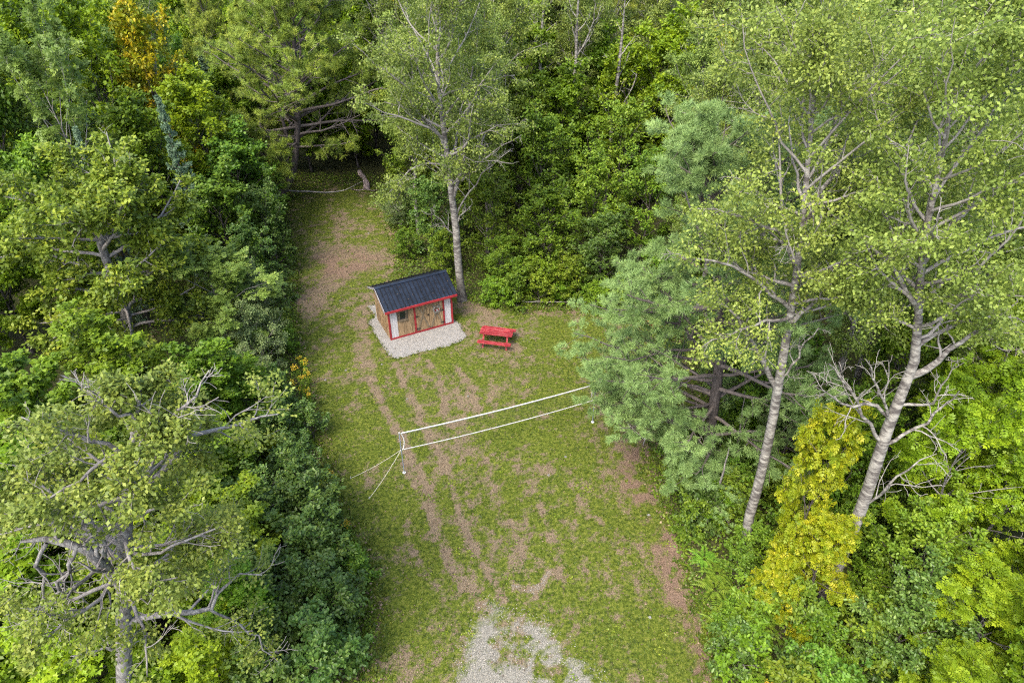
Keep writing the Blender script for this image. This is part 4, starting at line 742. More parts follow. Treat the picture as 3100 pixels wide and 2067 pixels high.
# ------------------------------------------------------------ named neighbours, one by one
MK = {'maple_dark': ('maple_far', 'maple_tree', M['maple_dark'], 'maple tree', 10), 'maple_green': ('maple_far', 'maple_tree', M['maple_green'], 'maple tree', 10), 'maple_lime': ('maple_far', 'maple_tree', M['maple_lime'], 'maple tree', 10),
      'maple_gold': ('maple_far', 'maple_tree', M['maple_gold'], 'maple tree', 10), 'near_lime': ('maple', 'maple_tree', M['maple_lime'], 'maple tree', 10), 'near_green': ('maple', 'maple_tree', M['maple_green'], 'maple tree', 10),
      'ash_pale': ('ash', 'ash_tree', M['ash_pale'], 'ash tree', 11), 'ash_lime': ('ash', 'ash_tree', M['maple_lime'], 'ash tree', 11), 'ash_grey': ('aspen_far', 'aspen_tree', M['ash_pale'], 'aspen tree', 17), 'spruce': ('spruce', 'spruce_tree', M['spruce_blue'], 'spruce tree', 10),
      'cherry_dark': ('shrub', 'leafy_shrub', M['cherry_leaf'], 'shrub', 3.2), 'cherry_big': ('cherry_big', 'leafy_shrub', M['cherry_leaf'], 'shrub', 3.2), 'willow': ('willow', 'willow_shrub', M['willow_leaf'], 'shrub', 4), 'green_shrub': ('shrub', 'leafy_shrub', M['shrub_leaf'], 'shrub', 3.2),
      'cherry_tree': ('cherry_tree', 'cherry_tree', M['shrub_leaf'], 'cherry tree', 6.5), 'cherry_night': ('cherry_tree', 'cherry_tree', M['cherry_leaf'], 'cherry tree', 6.5), 'aspen': ('aspen', 'aspen_tree', None, 'aspen tree', 17), 'aspen_far': ('aspen_far', 'aspen_tree', None, 'aspen tree', 17),
      'gold': ('gold', 'golden_sapling', None, 'sapling', 6.5), 'pine': ('pine', 'pine_tree', M['pine_blue'], 'pine tree', 15), 'pine_yellow': ('pine', 'pine_tree', M['pine_yellow'], 'pine tree', 15)}
RAD = {'maple_far': 3.2, 'maple': 3.2, 'ash': 3.3, 'aspen': 3.2, 'aspen_far': 3.2, 'spruce': 1.3, 'shrub': 1.6, 'cherry_big': 1.6, 'willow': 1.5, 'cherry_tree': 2.4, 'gold': 1.9, 'pine': 4.4, 'bush': .75}
TAKEN = []
prs = random.Random(77)
def put(kind, x, y, H, r, label, group=None):
    k, nm, mat, cat, h0 = MK[kind]; T = prs.choice(KIT[k]); TAKEN.append((x, y, r * .7))
    s = r / RAD[k]; return place(nm, label, cat, T, (x, y, 0), prs.uniform(0, 6.28), (s, s, H / h0), group, mat)
G1 = 'maples under the oak at the near left'; G2 = 'dark shrubs along the left edge of the lawn'; G3 = 'leafy trees right behind the lawn'
for a in [
    ('ash_pale', -23.8, 36, 13.0, 3.4, 'pale grey-green ash behind the broad round-leaved tree at the left'), ('maple_lime', -25.8, 44, 13.2, 3.2, 'lime green maple at the upper left beside the golden one'),
    ('maple_gold', -23.0, 45, 12.6, 2.6, 'maple turning gold at its top beside the big far pine'), ('maple_lime', -19.6, 43, 9.6, 3.0, 'yellow-green maple under the left boughs of the far pine'),
    ('maple_dark', -35.6, 54, 13, 3.5, 'dark green maple in the far upper left corner'), ('ash_grey', -28.9, 50, 14.6, 3.2, 'grey-trunked thin tree at the upper left edge of the frame'),
    ('spruce', -18.6, 36.4, 12.4, 1.15, 'blue spruce spire in front of the golden maple'), ('spruce', -20.6, 32.2, 12.2, .9, 'slender blue spruce tip behind the round-leaved tree'),
    ('maple_dark', -17.3, 41, 7.0, 2.8, 'dark maple in shade below the far pine'), ('maple_dark', -16.9, 36.5, 6.4, 2.4, 'dark maple left of the brown patch in the track'), ('maple_dark', -17.6, 43.5, 4.8, 2.2, 'low dark maple at the foot of the far pine'),
    ('maple_green', -20.7, 38, 9.6, 2.8, 'green maple round the blue spruce spire'), ('maple_green', -22.5, 31, 9.4, 2.5, 'green maple directly behind the round-leaved tree'),
    ('cherry_night', -14.9, 38.2, 5.0, 1.7, 'dark bushy tree left of the far end of the lawn'), ('cherry_night', -15.0, 34.2, 4.5, 1.7, 'dark bushy tree left of the track level with the shed'),
    ('willow', -13.2, 29.8, 4.4, 1.5, 'grey-green willow shrub at the left edge level with the shed'), ('willow', -12.6, 27.4, 3.8, 1.5, 'grey-green willow shrub just nearer than the first one'), ('willow', -12.3, 25, 3.2, 1.3, 'smallest grey-green willow shrub, nearest to the net'),
    ('near_green', -15.4, 16, 8.2, 2.4, 'green maple at the left frame edge above the oak crown', G1), ('near_lime', -14.7, 13.6, 7.2, 2.2, 'lime maple left of the oak crown at the frame edge', G1), ('near_lime', -13.8, 11.4, 5.6, 2.2, 'lime maple below the long bare oak limb', G1),
    ('near_lime', -11.6, 12.9, 5.0, 2.1, 'lime maple directly behind the oak trunk', G1), ('near_lime', -9.6, 14.6, 4.9, 2.1, 'lime maple right of the oak trunk', G1), ('near_green', -8.8, 12.6, 4.0, 1.7, 'green maple above the lower right oak limb', G1),
    ('near_green', -12.8, 21.5, 5.4, 2.2, 'green maple between the oak top and the willow shrubs', G1), ('near_green', -15.6, 21, 6.8, 2.3, 'green maple just behind the top of the oak', G1), ('near_green', -11.6, 23.0, 4.0, 1.6, 'green maple next to the smallest willow shrub', G1),
    ('near_green', -11.2, 18.3, 4.2, 2.0, 'green maple under the right side of the oak crown', G1), ('near_lime', -12.4, 10.6, 4.6, 2.0, 'lime maple just left of the oak foot', G1), ('near_lime', -16.6, 12.2, 6.6, 2.3, 'lime maple outside the left side of the oak', G1), ('near_lime', -17.2, 15.4, 7.8, 2.5, 'tall lime maple cut by the left frame edge', G1), ('near_lime', -12.2, 15.6, 5.6, 2.3, 'lime maple in the middle behind the oak crown', G1), ('near_green', -13.6, 18.4, 5.8, 2.3, 'green maple behind the upper oak limbs', G1), ('near_lime', -8.9, 10.9, 3.6, 1.6, 'small lime maple between the oak foot and the dark shrubs', G1), ('near_lime', -14.2, 9.4, 4.2, 2.0, 'lime maple in the bottom left corner', G1), ('near_lime', -10.6, 9.6, 3.0, 1.7, 'lime maple at the foot of the oak', G1), ('near_green', -18.5, 18.5, 7.6, 2.5, 'green maple at the far left under the round-leaved tree', G1),
    ('cherry_dark', -10.9, 24.4, 2.2, 1.2, 'dark shrub beside the yellow flowering weeds', G2), ('cherry_dark', -10.1, 21.8, 2.2, 1.3, 'dark shrub left of the left net pole', G2), ('cherry_dark', -8.9, 19.8, 2.2, 1.3, 'dark shrub left of the rope peg', G2),
    ('cherry_big', -7.9, 17.4, 2.7, 1.6, 'broad dark shrub just nearer than the rope peg', G2), ('cherry_big', -7.2, 15.4, 2.6, 1.6, 'big-leaved dark shrub bulging over the left lawn edge', G2), ('cherry_big', -6.3, 13.6, 2.5, 1.5, 'big-leaved dark shrub level with the white gravel', G2),
    ('cherry_big', -6.0, 11.9, 2.3, 1.5, 'big-leaved dark shrub at the bottom edge of the frame', G2), ('cherry_big', -8.3, 13.6, 2.8, 1.7, 'tall dark shrub right of the low oak limb', G2), ('cherry_big', -7.9, 11.6, 2.3, 1.6, 'dark shrub under the tip of the low oak limb', G2), ('cherry_dark', -9.7, 17.0, 2.9, 1.6, 'dark shrub between the maples and the lawn edge', G2),
    ('cherry_tree', -1.2, 38.8, 5.6, 2.3, 'leafy tree right of the bare trunk behind the shed', G3), ('cherry_tree', 2.1, 42, 7.4, 2.9, 'taller leafy tree in the second row behind the picnic table', G3), ('cherry_tree', 2.0, 37.8, 5.0, 2.5, 'round leafy tree straight behind the picnic table', G3),
    ('cherry_tree', 4.9, 39.2, 6.4, 2.6, 'leafy tree left of the blue-green pine top', G3), ('cherry_tree', 7.4, 44, 7.6, 2.8, 'leafy tree behind the tip of the blue-green pine', G3), ('cherry_tree', -.6, 36.6, 2.9, 1.5, 'low leafy tree against the aspen foot', G3), ('cherry_night', 5.5, 36.2, 4.2, 2.1, 'dark leafy tree behind the left boughs of the pine', G3),
    ('green_shrub', 1.0, 35.6, 2.0, 1.4, 'low shrub at the back edge of the lawn behind the table', G3), ('green_shrub', 3.2, 35.5, 2.1, 1.4, 'low shrub at the back edge of the lawn, right of the table', G3), ('green_shrub', 8.8, 35.0, 2.4, 1.7, 'low shrub seen past the pine boughs', G3),
    ('cherry_tree', -4.6, 43.5, 6.2, 2.4, 'leafy tree under the left side of the forked aspen'), ('cherry_night', -5.0, 40.2, 4.6, 2.1, 'dark leafy tree behind the shed roof'), ('cherry_tree', -7.2, 48.2, 5.5, 2.2, 'leafy tree right of the far stump'), ('green_shrub', -7.0, 40.5, 1.6, 1.1, 'bright low shrub between track and shed'),
    ('willow', -8.0, 45.0, 3.0, 1.5, 'pale green shrub overhanging the far right side of the track'), ('green_shrub', -4.4, 38.0, 2.3, 1.3, 'yellow-green shrub directly behind the shed'),
    ('maple_green', 1.2, 52, 11, 3.0, 'green maple between the forked aspen and the thin bare aspen'), ('maple_green', 3.5, 47, 9.0, 3.0, 'green maple below the thin bare aspen'), ('maple_lime', 10.7, 50, 11.2, 3.2, 'bright lime maple in the top centre right'), ('maple_lime', 8.2, 48.6, 9.6, 2.8, 'lime maple in front of the bright one, lower'),
    ('maple_gold', 13.6, 46, 10.4, 2.0, 'maple with golden top beside the dense aspens'),
    ('gold', 9.9, 15.2, 8.2, 1.35, 'golden yellow young tree between the two foreground aspens'), ('gold', 10.2, 14.1, 4.8, 1.3, 'lower golden yellow sapling in front of the right aspen'), ('gold', 8.9, 14.0, 3.2, .9, 'smallest golden sapling, orange-tinted, beside the ferns'),
    ('cherry_night', 12.2, 12.2, 3.9, 1.7, 'dark fine-leaved tree right of the leaning aspen foot'), ('ash_lime', 14.3, 15.6, 7.6, 2.3, 'yellow-green ash right of the leaning aspen'), ('ash_lime', 16.6, 17.6, 8.0, 2.5, 'yellow-green ash at the right frame edge'),
    ('ash_lime', 14.2, 11.8, 4.4, 2.1, 'yellow-green ash low at the lower right'), ('near_lime', 14.2, 9.2, 6.6, 1.7, 'bright lime maple in the bottom right corner'), ('ash_lime', 16.3, 15.2, 6.2, 2.1, 'yellow-green ash between the frame edge and the leaning aspen'), ('ash_lime', 12.6, 10.0, 3.6, 1.8, 'lowest yellow-green ash near the bottom edge'), ('near_lime', 19.2, 17.6, 7.6, 2.4, 'lime maple at the right frame edge below the aspens'), ('cherry_tree', 13.6, 14.0, 4.6, 1.8, 'green tree beside the foot of the leaning aspen'), ('ash_lime', 19.5, 20.6, 8.4, 2.5, 'tall yellow-green ash at the right frame edge'), ('ash_lime', 16.2, 11.0, 5.0, 1.9, 'yellow-green ash behind the bright corner maple'), ('cherry_tree', 12.9, 18.6, 5.2, 2.2, 'green tree behind the trunk of the leaning aspen'), ('cherry_tree', 11.6, 22.4, 5.4, 2.3, 'green tree between the aspen trunks, far behind'), ('ash_lime', 17.5, 13.2, 6.2, 2.2, 'ash cut by the right frame edge low down'),
    ('pine', 11.2, 20.2, 5.2, 1.9, 'young green pine behind the left foreground aspen'), ('pine', 8.2, 18.9, 2.6, 1.8, 'low green pine bough mass at the foot of the big pine'), ('cherry_tree', 15.8, 21.5, 6.6, 2.4, 'green tree under the right-hand aspen crowns'), ('near_green', 18.9, 22.5, 7.8, 2.6, 'green maple under the aspens at the right edge'),
    ('cherry_tree', -1.6, 46.5, 7.4, 2.6, 'leafy tree in the third row left of the table'), ('cherry_tree', .6, 45.6, 7.8, 2.6, 'leafy tree in the third row straight behind the table'), ('maple_green', 6.4, 52.5, 10.0, 2.8, 'green maple behind the thin bare aspen'), ('maple_green', -2.6, 49.5, 8.6, 2.6, 'green maple deep behind the forked aspen'), ('maple_green', -8.6, 55, 8.0, 2.6, 'green maple behind the far stump'), ('maple_lime', -13.2, 56.5, 8.2, 2.8, 'lime maple closing the far end of the track'), ('maple_green', -17.0, 55.5, 9.0, 3.0, 'green maple right behind the trunk of the far pine'),
    ('cherry_tree', 8.2, 39.2, 6.4, 2.5, 'leafy tree hidden behind the upper pine boughs'), ('cherry_tree', 11.6, 35.6, 6.4, 2.6, 'leafy tree between the pine and the dense aspens'), ('cherry_tree', 10.8, 27.4, 5.4, 2.4, 'leafy tree under the aspens behind the pine'), ('maple_lime', -28.6, 38, 11.2, 3.2, 'lime maple at the left frame edge behind the ash'), ('maple_lime', -31.5, 46, 12.2, 3.2, 'lime maple near the upper left frame edge'),
    ]: put(*a)
G4 = 'dense grey-green aspens at the right'
for n_, (x, y, H, r, lb) in enumerate([(13.2, 21.6, 16.5, 2.7, 'aspen right behind the leaning foreground one'), (17.2, 19.0, 17, 2.8, 'aspen at the right frame edge, nearest of the dense stand'), (12.0, 26.5, 16.6, 2.8, 'aspen behind the tip of the blue-green pine'), (16.6, 25.5, 16.5, 2.9, 'aspen in the middle of the right-hand stand'), (21.4, 24, 17, 2.9, 'aspen at the right edge in the second row'),
        (9.9, 31.0, 14.2, 2.6, 'aspen at the left border of the right-hand stand'), (14.6, 31.5, 16, 2.9, 'aspen in the third row of the right-hand stand'), (19.6, 31, 16.4, 2.9, 'aspen in the third row nearer the right edge'), (25.2, 30.5, 17, 3, 'aspen in the third row cut by the right edge'), (13.2, 37.5, 15, 2.7, 'yellowish aspen at the top right behind the stand'),
        (18.3, 38, 16.0, 2.9, 'aspen in the fourth row at the top right'), (23.6, 37.5, 16.6, 3, 'aspen in the fourth row near the right edge'), (29.6, 37, 17, 3, 'aspen at the far right in the fourth row'), (22.2, 18.6, 17, 2.8, 'aspen partly outside the right frame edge'), (16.0, 43.5, 15.6, 2.8, 'aspen at the top edge right of the golden maple'), (22, 45, 16.2, 3, 'aspen at the top edge in the right corner')]):
    put('aspen' if y < 33 else 'aspen_far', x, y, H, r, lb, G4)
G5 = 'aspens at the top edge behind the clearing'
for x, y, H, r, lb in [(-1.5, 44.5, 16.5, 2.8, 'aspen directly behind the forked one'), (-6.6, 43.8, 14.5, 2.5, 'aspen over the right side of the far track'), (-5.0, 52, 17, 2.8, 'aspen left of the forked one at the top edge'), (-9.8, 57, 16.5, 2.7, 'aspen above the far end of the track'), (4.6, 55, 17, 2.4, 'aspen with white trunk at the top edge centre'), (7.8, 58, 16.5, 2.3, 'thin aspen right of the white-trunked one'), (1.0, 60, 17, 2.6, 'aspen at the top edge left of the white-trunked one')]:
    put('aspen_far', x, y, H, r, lb, G5)
# thin nearly leafless aspen in front of the bright maple
TH = [(7.0, 48, -.1, .16), (7.05, 48, 4, .15), (7.1, 48, 8, .13), (7.2, 48, 11.5, .09), (7.2, 48, 14.6, .02)]
hero('aspen_tree', 'thin white-stemmed aspen with few leaves standing before the bright lime maple', 'aspen tree', (7.0, 48), dict(ASPEN_FAR, n1=9, t0=.45, rad=1.6, n2=3, n3=2, nl=9, tipn=2, dead2=.4, w3=.2), TH, [([(7.05, 48, 6.5, .06), (7.8, 47.8, 8, .045), (8.4, 47.7, 10, .03)], 1), ([(7.05, 48, 6.6, .05), (6.3, 47.9, 7.8, .04), (5.7, 47.8, 8.8, .02)], 1)], 108)
hero('aspen_tree', 'thin pale-stemmed aspen left of the thin white-stemmed one at the top edge', 'aspen tree', (4.2, 49), dict(ASPEN_FAR, n1=10, t0=.5, rad=1.7, n2=4, n3=3, nl=10, tipn=2, dead2=.4, w3=.2), [(4.2, 49, -.1, .13), (4.25, 49, 5, .12), (4.35, 49, 10, .10), (4.3, 49, 13.5, .07), (4.4, 49, 16.4, .02)], [([(4.3, 49, 10.5, .06), (5.1, 48.9, 12.2, .045), (5.5, 48.8, 14, .02)], 1)], 109)
hero('aspen_tree', 'thin pale-stemmed aspen at the top edge above the picnic table', 'aspen tree', (2.2, 51), dict(ASPEN_FAR, n1=9, t0=.55, rad=1.5, n2=4, n3=3, nl=10, tipn=2, dead2=.4, w3=.2), [(2.2, 51, -.1, .13), (2.1, 51, 6, .12), (2.0, 51, 11, .09), (2.2, 51, 14, .06), (2.1, 51, 16, .02)], [([(2.05, 51, 11.5, .05), (1.2, 50.9, 13.4, .04), (.8, 50.8, 15, .02)], 1)], 110)
TAKEN += [(-11.9, 10, 2), (-19.6, 27, 3.2), (-3, 35.1, 2), (9, 16.6, 2), (11.2, 14.5, 2), (8.4, 20.3, 2), (-18.4, 49.5, 3.5), (7, 48, 1)]
# ------------------------------------------------------------ the rest of the wood
rf = random.Random(9); cnt = 0
def sector(x, y, H=10):
    c, s = math.cos(R(35.63)), math.sin(R(35.63)); d = y * c - (H - 22.07) * s; u = .5 + x / d * 2067 / 3100
    nm = ['at the left frame edge', 'above the round-leaved tree', 'left of the far pine', 'behind the far pine', 'behind the forked aspen', 'above the picnic table', 'right of the thin aspen', 'above the blue-green pine tip', 'above the left foreground aspen', 'between the foreground aspens', 'above the leaning aspen', 'at the right frame edge']
    q = nm[int(min(max(u, 0), .999) * 12)]; r_ = 'in the first row' if y < 36 else 'in the second row' if y < 46 else 'in the third row' if y < 56 else 'in the fourth row' if y < 68 else 'at the very back'
    return q, r_
WHERE = lambda x, y: ('left of the clearing' if x < -12 and y < 52 else 'right of the clearing' if x > 9 and y < 47 else 'behind the clearing' if abs(x) < 25 else 'in the far left' if x < 0 else 'in the far right')
def seen(x, y, H):    # inside the view cone, with a margin for steps to the side
    c, s = math.cos(R(35.63)), math.sin(R(35.63))
    for zz in (0, H * .5, H):
        d = y * c - (zz - 22.07) * s; v = y * s + (zz - 22.07) * c
        if d > 0 and abs(x) / d < .75 + 4.5 / d and -.5 - 3.5 / d < v / d < .5 + 5 / d: return True
    return False
for rr_, cells in ((0, 1),):
    cand = [(xx + rf.uniform(-1.5, 1.5), yy + rf.uniform(-1.5, 1.5)) for yy in np.arange(8, 92, 3.3) for xx in np.arange(-84, 85, 3.3)]
    for x, y in cand:
        if y < 24 and abs(x) < 19: continue
        sd = float(sdf(np.array([x]), np.array([y]))[0])
        far = y > 62
        if far and rf.random() < .38: continue
        u_r = rf.random()
        left = x < -8
        if left: kind = 'maple_green' if u_r < .26 else 'maple_dark' if u_r < .31 else 'maple_lime' if u_r < .56 else 'ash_pale' if u_r < .72 else 'aspen_far' if u_r < .86 else 'pine_yellow' if u_r < .93 else 'spruce' if u_r < .96 else 'maple_gold'
        else: kind = 'aspen_far' if u_r < .60 else 'maple_green' if u_r < .74 else 'maple_lime' if u_r < .84 else 'ash_pale' if u_r < .92 else 'pine_yellow' if u_r < .97 else 'maple_gold'
        k = MK[kind][0]; hr = {'maple_far': (8, 12), 'ash': (9, 12.5), 'aspen_far': (13, 17), 'pine': (12, 16), 'spruce': (8, 12)}[k]
        H = rf.uniform(*hr) * (1 if y > 34 or k != 'maple_far' else .75); r = {'maple_far': 2.7, 'ash': 2.8, 'aspen_far': 2.6, 'pine': 3.2, 'spruce': 1.3}[k] * rf.uniform(.85, 1.2)
        if -27 < x < -9 and y < 42 and H > 9: H = rf.uniform(6, 8.5)
        if sd > -(r * .75 + .4): continue
        if abs(x + 19) < 6 and 20 < y < 28: continue
        if any((x - a) ** 2 + (y - b) ** 2 < (c * .8 + r * .38) ** 2 for a, b, c in TAKEN): continue
        if not seen(x, y, H): continue
        w = WHERE(x, y); nm = MK[kind][3]; ad = {'maple_green': 'mid green', 'maple_dark': 'dark green', 'maple_lime': 'yellow-green', 'ash_pale': 'pale green', 'aspen_far': 'grey-green', 'pine_yellow': 'soft yellow-green', 'spruce': 'blue-green', 'maple_gold': 'golden'}[kind]
        q_, r_ = sector(x, y, H); put(kind, x, y, H, r, f"{'tall' if H > (15 if k == 'aspen_far' else 10) else 'lower'} {ad} {nm} {r_}, {q_}", f'{ad} {nm}s in the closed wood'); cnt += 1
print('fill trees', cnt)
# understory bushes, ferns, ground cover
rb = random.Random(21); nb = 0
MARKS = [(7.6, 14.3, 'among the upper ferns'), (8.4, 11.6, 'among the lower ferns'), (8.98, 16.6, 'at the foot of the left foreground aspen'), (11.22, 14.5, 'at the foot of the leaning aspen'), (9.9, 15.2, 'under the golden young tree'), (8.7, 13.2, 'beside the smallest golden sapling'), (12.3, 21.6, 'near the white bucket'), (8.4, 20.3, 'at the foot of the blue-green pine'), (14.2, 11.8, 'under the low yellow-green ash'), (12.9, 18.6, 'behind the leaning aspen'), (6.9, 12, 'right at the near lawn edge'), (6.6, 17.6, 'at the lawn edge above the ferns'),
    (9.9, 10, 'beside the low red-leaved sapling'), (-10.7, 27, 'beside the yellow flowering weeds'), (-9.2, 21.5, 'left of the net pole'), (-8, 19.6, 'left of the rope peg'), (-7, 15.4, 'under the big-leaved dark shrubs'), (-6, 12, 'by the bottom frame edge'), (-12.4, 31, 'by the willow shrubs'), (-11.9, 10, 'at the foot of the oak'), (-3, 35.1, 'at the foot of the forked aspen'), (1, 34.8, 'straight behind the table'), (4.5, 34.8, 'right of the table'), (8, 34, 'past the pine boughs'),
    (-13.5, 36, 'left of the brown track'), (-15, 41, 'at the left bend of the track'), (-17, 47, 'below the far pine'), (-11.5, 51.8, 'beside the stump'), (-8.6, 44, 'on the right side of the far track'), (-6.5, 38, 'behind the shed')]
FMK = {(7.4, 14.9): 'second one down along the right lawn edge', (7.9, 14.2): 'in the middle of the fern patch', (7.2, 13.6): 'at the lawn edge in the middle of the patch', (8.6, 13.5): 'beside the smallest golden sapling', (7.7, 12.7): 'lower middle of the fern patch', (9.6, 12.0): 'rightmost of the lower ferns', (8.3, 11.7): 'in the lower part of the fern patch', (7.3, 16.2): 'at the lawn edge left of the aspen foot', (7.0, 17.3): 'farthest up the right lawn edge', (9.9, 10.9): 'by the bottom edge, right one', (8.9, 10.7): 'by the bottom edge, left one', (7.6, 15.6): 'just below the left foreground aspen foot', (11.2, 10.6): 'at the bottom edge under the ash', (10.4, 11.6): 'between the lower ferns and the ash'}
def fern_mark(x, y): return FMK[(x, y)]
def near_mark(x, y): return min(MARKS, key=lambda m_: (m_[0] - x) ** 2 + (m_[1] - y) ** 2)[2]
def bushes(n, xr, yr, sc, mats, where):
    global nb
    for _ in range(n):
        x, y = rb.uniform(*xr), rb.uniform(*yr); sd = float(sdf(np.array([x]), np.array([y]))[0])
        if sd > -.15 or sd < -9: continue
        m_ = rb.choice(mats); s = rb.uniform(*sc); T = rb.choice(KIT['bush']); nb += 1
        place('bush', f"low {m_[1]} bush {near_mark(x, y)}", 'bush', T, (x, y, 0), rb.uniform(0, 6.28), (s, s, s * rb.uniform(.8, 1.3)), f'low {m_[1]} bushes in the undergrowth', M[m_[0]])
bushes(150, (5.4, 16), (9.5, 24), (.8, 1.5), [('shrub_leaf', 'mid green'), ('fern', 'light green'), ('maple_green', 'bright green'), ('cherry_leaf', 'dark green')], 'right of the near lawn')
bushes(26, (-3, 9.5), (33.9, 35.6), (.9, 1.6), [('shrub_leaf', 'mid green'), ('maple_green', 'bright green')], 'behind the picnic table')
bushes(70, (-13.5, -4), (9, 33), (.8, 1.3), [('shrub_leaf', 'mid green'), ('cherry_leaf', 'dark green'), ('maple_green', 'bright green')], 'along the left side of the lawn')
bushes(50, (-18, -6), (33, 52), (.9, 1.6), [('shrub_leaf', 'mid green'), ('cherry_leaf', 'dark green'), ('maple_green', 'bright green')], 'along the far track')
print('bushes', nb)
def fern_mesh(seed):
    rg = np.random.default_rng(seed); nF = 9; V, F, v = [], [], []
    for k in range(nF):
        a = 2 * PI * k / nF + rg.uniform(-.3, .3); L = rg.uniform(.55, .8); el = rg.uniform(.7, 1.1); d = np.array([math.cos(a), math.sin(a)]); s_ = np.array([-d[1], d[0]])
        for j in range(14):
            t = .12 + .88 * j / 13; h = L * (el * t - .9 * t * t) ; c = d * L * t; wl = .19 * math.sin(PI * min(1, t * 1.02)) ** .7 * (1.1 - t * .7) + .015; dw = L / 13 * .42
            for q in (-1, 1):
                b = len(V); o3 = np.array([c[0], c[1], h]); tip = np.array([*(c + s_ * q * wl + d * .05), h - .03]); m_ = (o3 + tip) / 2; dd = np.array([*(d * dw), 0.])
                V += [o3, m_ + dd, tip, m_ - dd]; F.append((b, b + 1, b + 2, b + 3)); v.append(rg.uniform(.2, .9))
    return mesh_np('fronds', np.array(V), np.array(F), M['fern'], v=v)
FM = [fern_mesh(s) for s in (1, 2)]
for x, y, s in [(7.4, 14.9, 1.2), (7.9, 14.2, 1.1), (7.2, 13.6, 1.1), (8.6, 13.5, 1.2), (7.7, 12.7, 1.2), (9.6, 12.0, 1.1), (8.3, 11.7, 1.1), (7.3, 16.2, 1.0), (7.0, 17.3, 1.1), (9.9, 10.9, 1.0), (8.9, 10.7, 1.2), (7.6, 15.6, 1.0), (11.2, 10.6, 1.1), (10.4, 11.6, 1.0)]:
    o = thing('fern', f'light green fern with arching fronds, {fern_mark(x, y)}', 'fern', (x, y, .28), rb.uniform(0, 6), 'ferns right of the near lawn', (s, s, s)); link('fronds', rb.choice(FM), o, kind='stuff')
# leafy ground cover under the trees
rng = np.random.default_rng(77); N = 330000
px, py = rng.uniform(-24, 22, N), 8.5 + 46 * rng.random(N) ** 1.15; s_ = sdf(px, py); k = (s_ < .05) & (s_ > -11) & (rng.random(N) < np.clip(1.2 + s_ * .10, .2, 1)) & (rng.random(N) < .35 + .9 * vnoise(px, py, 1.1, 51)); px, py, s_ = px[k], py[k], s_[k]; N = len(px); print('cover', N)
hh = np.clip(.05 - s_ * .25, .04, .65) * (.15 + 1.1 * vnoise(px, py, .9, 52)) * rng.uniform(.2, 1.15, N)
nr_, al_ = rnd_dirs(N, .5); vv = np.clip(vnoise(px, py, 1.5, 53) * .9 + rng.normal(0, .2, N), 0, 1)
link('ground_cover', scatter('ground_cover', 'kite', np.stack([px, py, hh], 1), nr_, al_, rng.uniform(.07, .17, N), vv, M['shrub_leaf']), kind='stuff')
N = 40000; px, py = rng.uniform(-24, 22, N), 8.5 + 46 * rng.random(N); s_ = sdf(px, py); k = (s_ < .3) & (s_ > -8); px, py = px[k], py[k]; N = len(px); nr_, al_ = rnd_dirs(N, .3)
link('leaf_litter', scatter('leaf_litter', 'kite', np.stack([px, py, np.full(N, .05)], 1), nr_, al_, rng.uniform(.06, .14, N), rng.random(N), M['litter']), kind='stuff')
# tall weeds with yellow heads beside the left edge, a plant at a time
for x, y, H in [(-11.0, 28.4, .9), (-10.7, 27.9, 1.0), (-10.9, 27.3, 1.0), (-10.3, 27.0, .9), (-10.4, 26.4, 1.0), (-10.9, 26.2, .9), (-10.1, 25.7, .9), (-9.8, 25.2, .8), (-6.5, 17.6, .8), (-7.6, 20.1, .8), (7.2, 12.9, .7), (8.2, 11.2, .7)]:
    o = thing('goldenrod', 'upright weed with small yellow flower head at the lawn edge', 'wildflower', (x, y, 0), rb.uniform(0, 6), 'yellow flowering weeds at the lawn edge')
    rg = np.random.default_rng(int(abs(x * 100))); n_ = 3; P_ = np.stack([np.stack([np.linspace(0, rg.uniform(-.2, .2), 5), np.linspace(0, rg.uniform(-.2, .2), 5), np.linspace(0, H * rg.uniform(.8, 1), 5)], 1) for _ in range(n_)])
    link('stem', tube_mesh('stem', [(P_, np.full((n_, 5), .006), 3)], M['fern']), o, kind='stuff')
    d_ = leaves_on(P_, 26, .03, .11, rg, up=.6, droop=.2); link('foliage', scatter('foliage', 'kite', *d_, M['fern']), o, kind='stuff')
    tp = P_[:, -1]; pp_ = np.repeat(tp, 22, 0) + rg.normal(0, .05, (22 * n_, 3)); link('flower_head', scatter('flower_head', 'kite', pp_, rg.normal(0, .4, pp_.shape) + np.array([0, 0, 1]), rg.normal(0, 1, pp_.shape), rg.uniform(.04, .07, len(pp_)), rg.random(len(pp_)), M['yellow_flower']), o, kind='stuff')
# red-leaved saplings
def redbush(x, y, s, z, label):
    o = thing('red_leaved_sapling', label, 'sapling', (x, y, z), 0, None, (s, s, s)); T = KIT['bush'][0]; link('trunk', T['trunk'], o); link('branches', T['branches'], o, kind='stuff'); c = link('crown', T['crown'], o, kind='stuff'); c.material_slots[0].link = 'OBJECT'; c.material_slots[0].material = M['red_leaf']
redbush(7.7, 32.5, .8, 0, 'small sapling with bright red leaves seen through the pine boughs')
redbush(9.7, 10.0, .7, 0, 'low red-leaved sapling near the bottom edge right of the lawn')
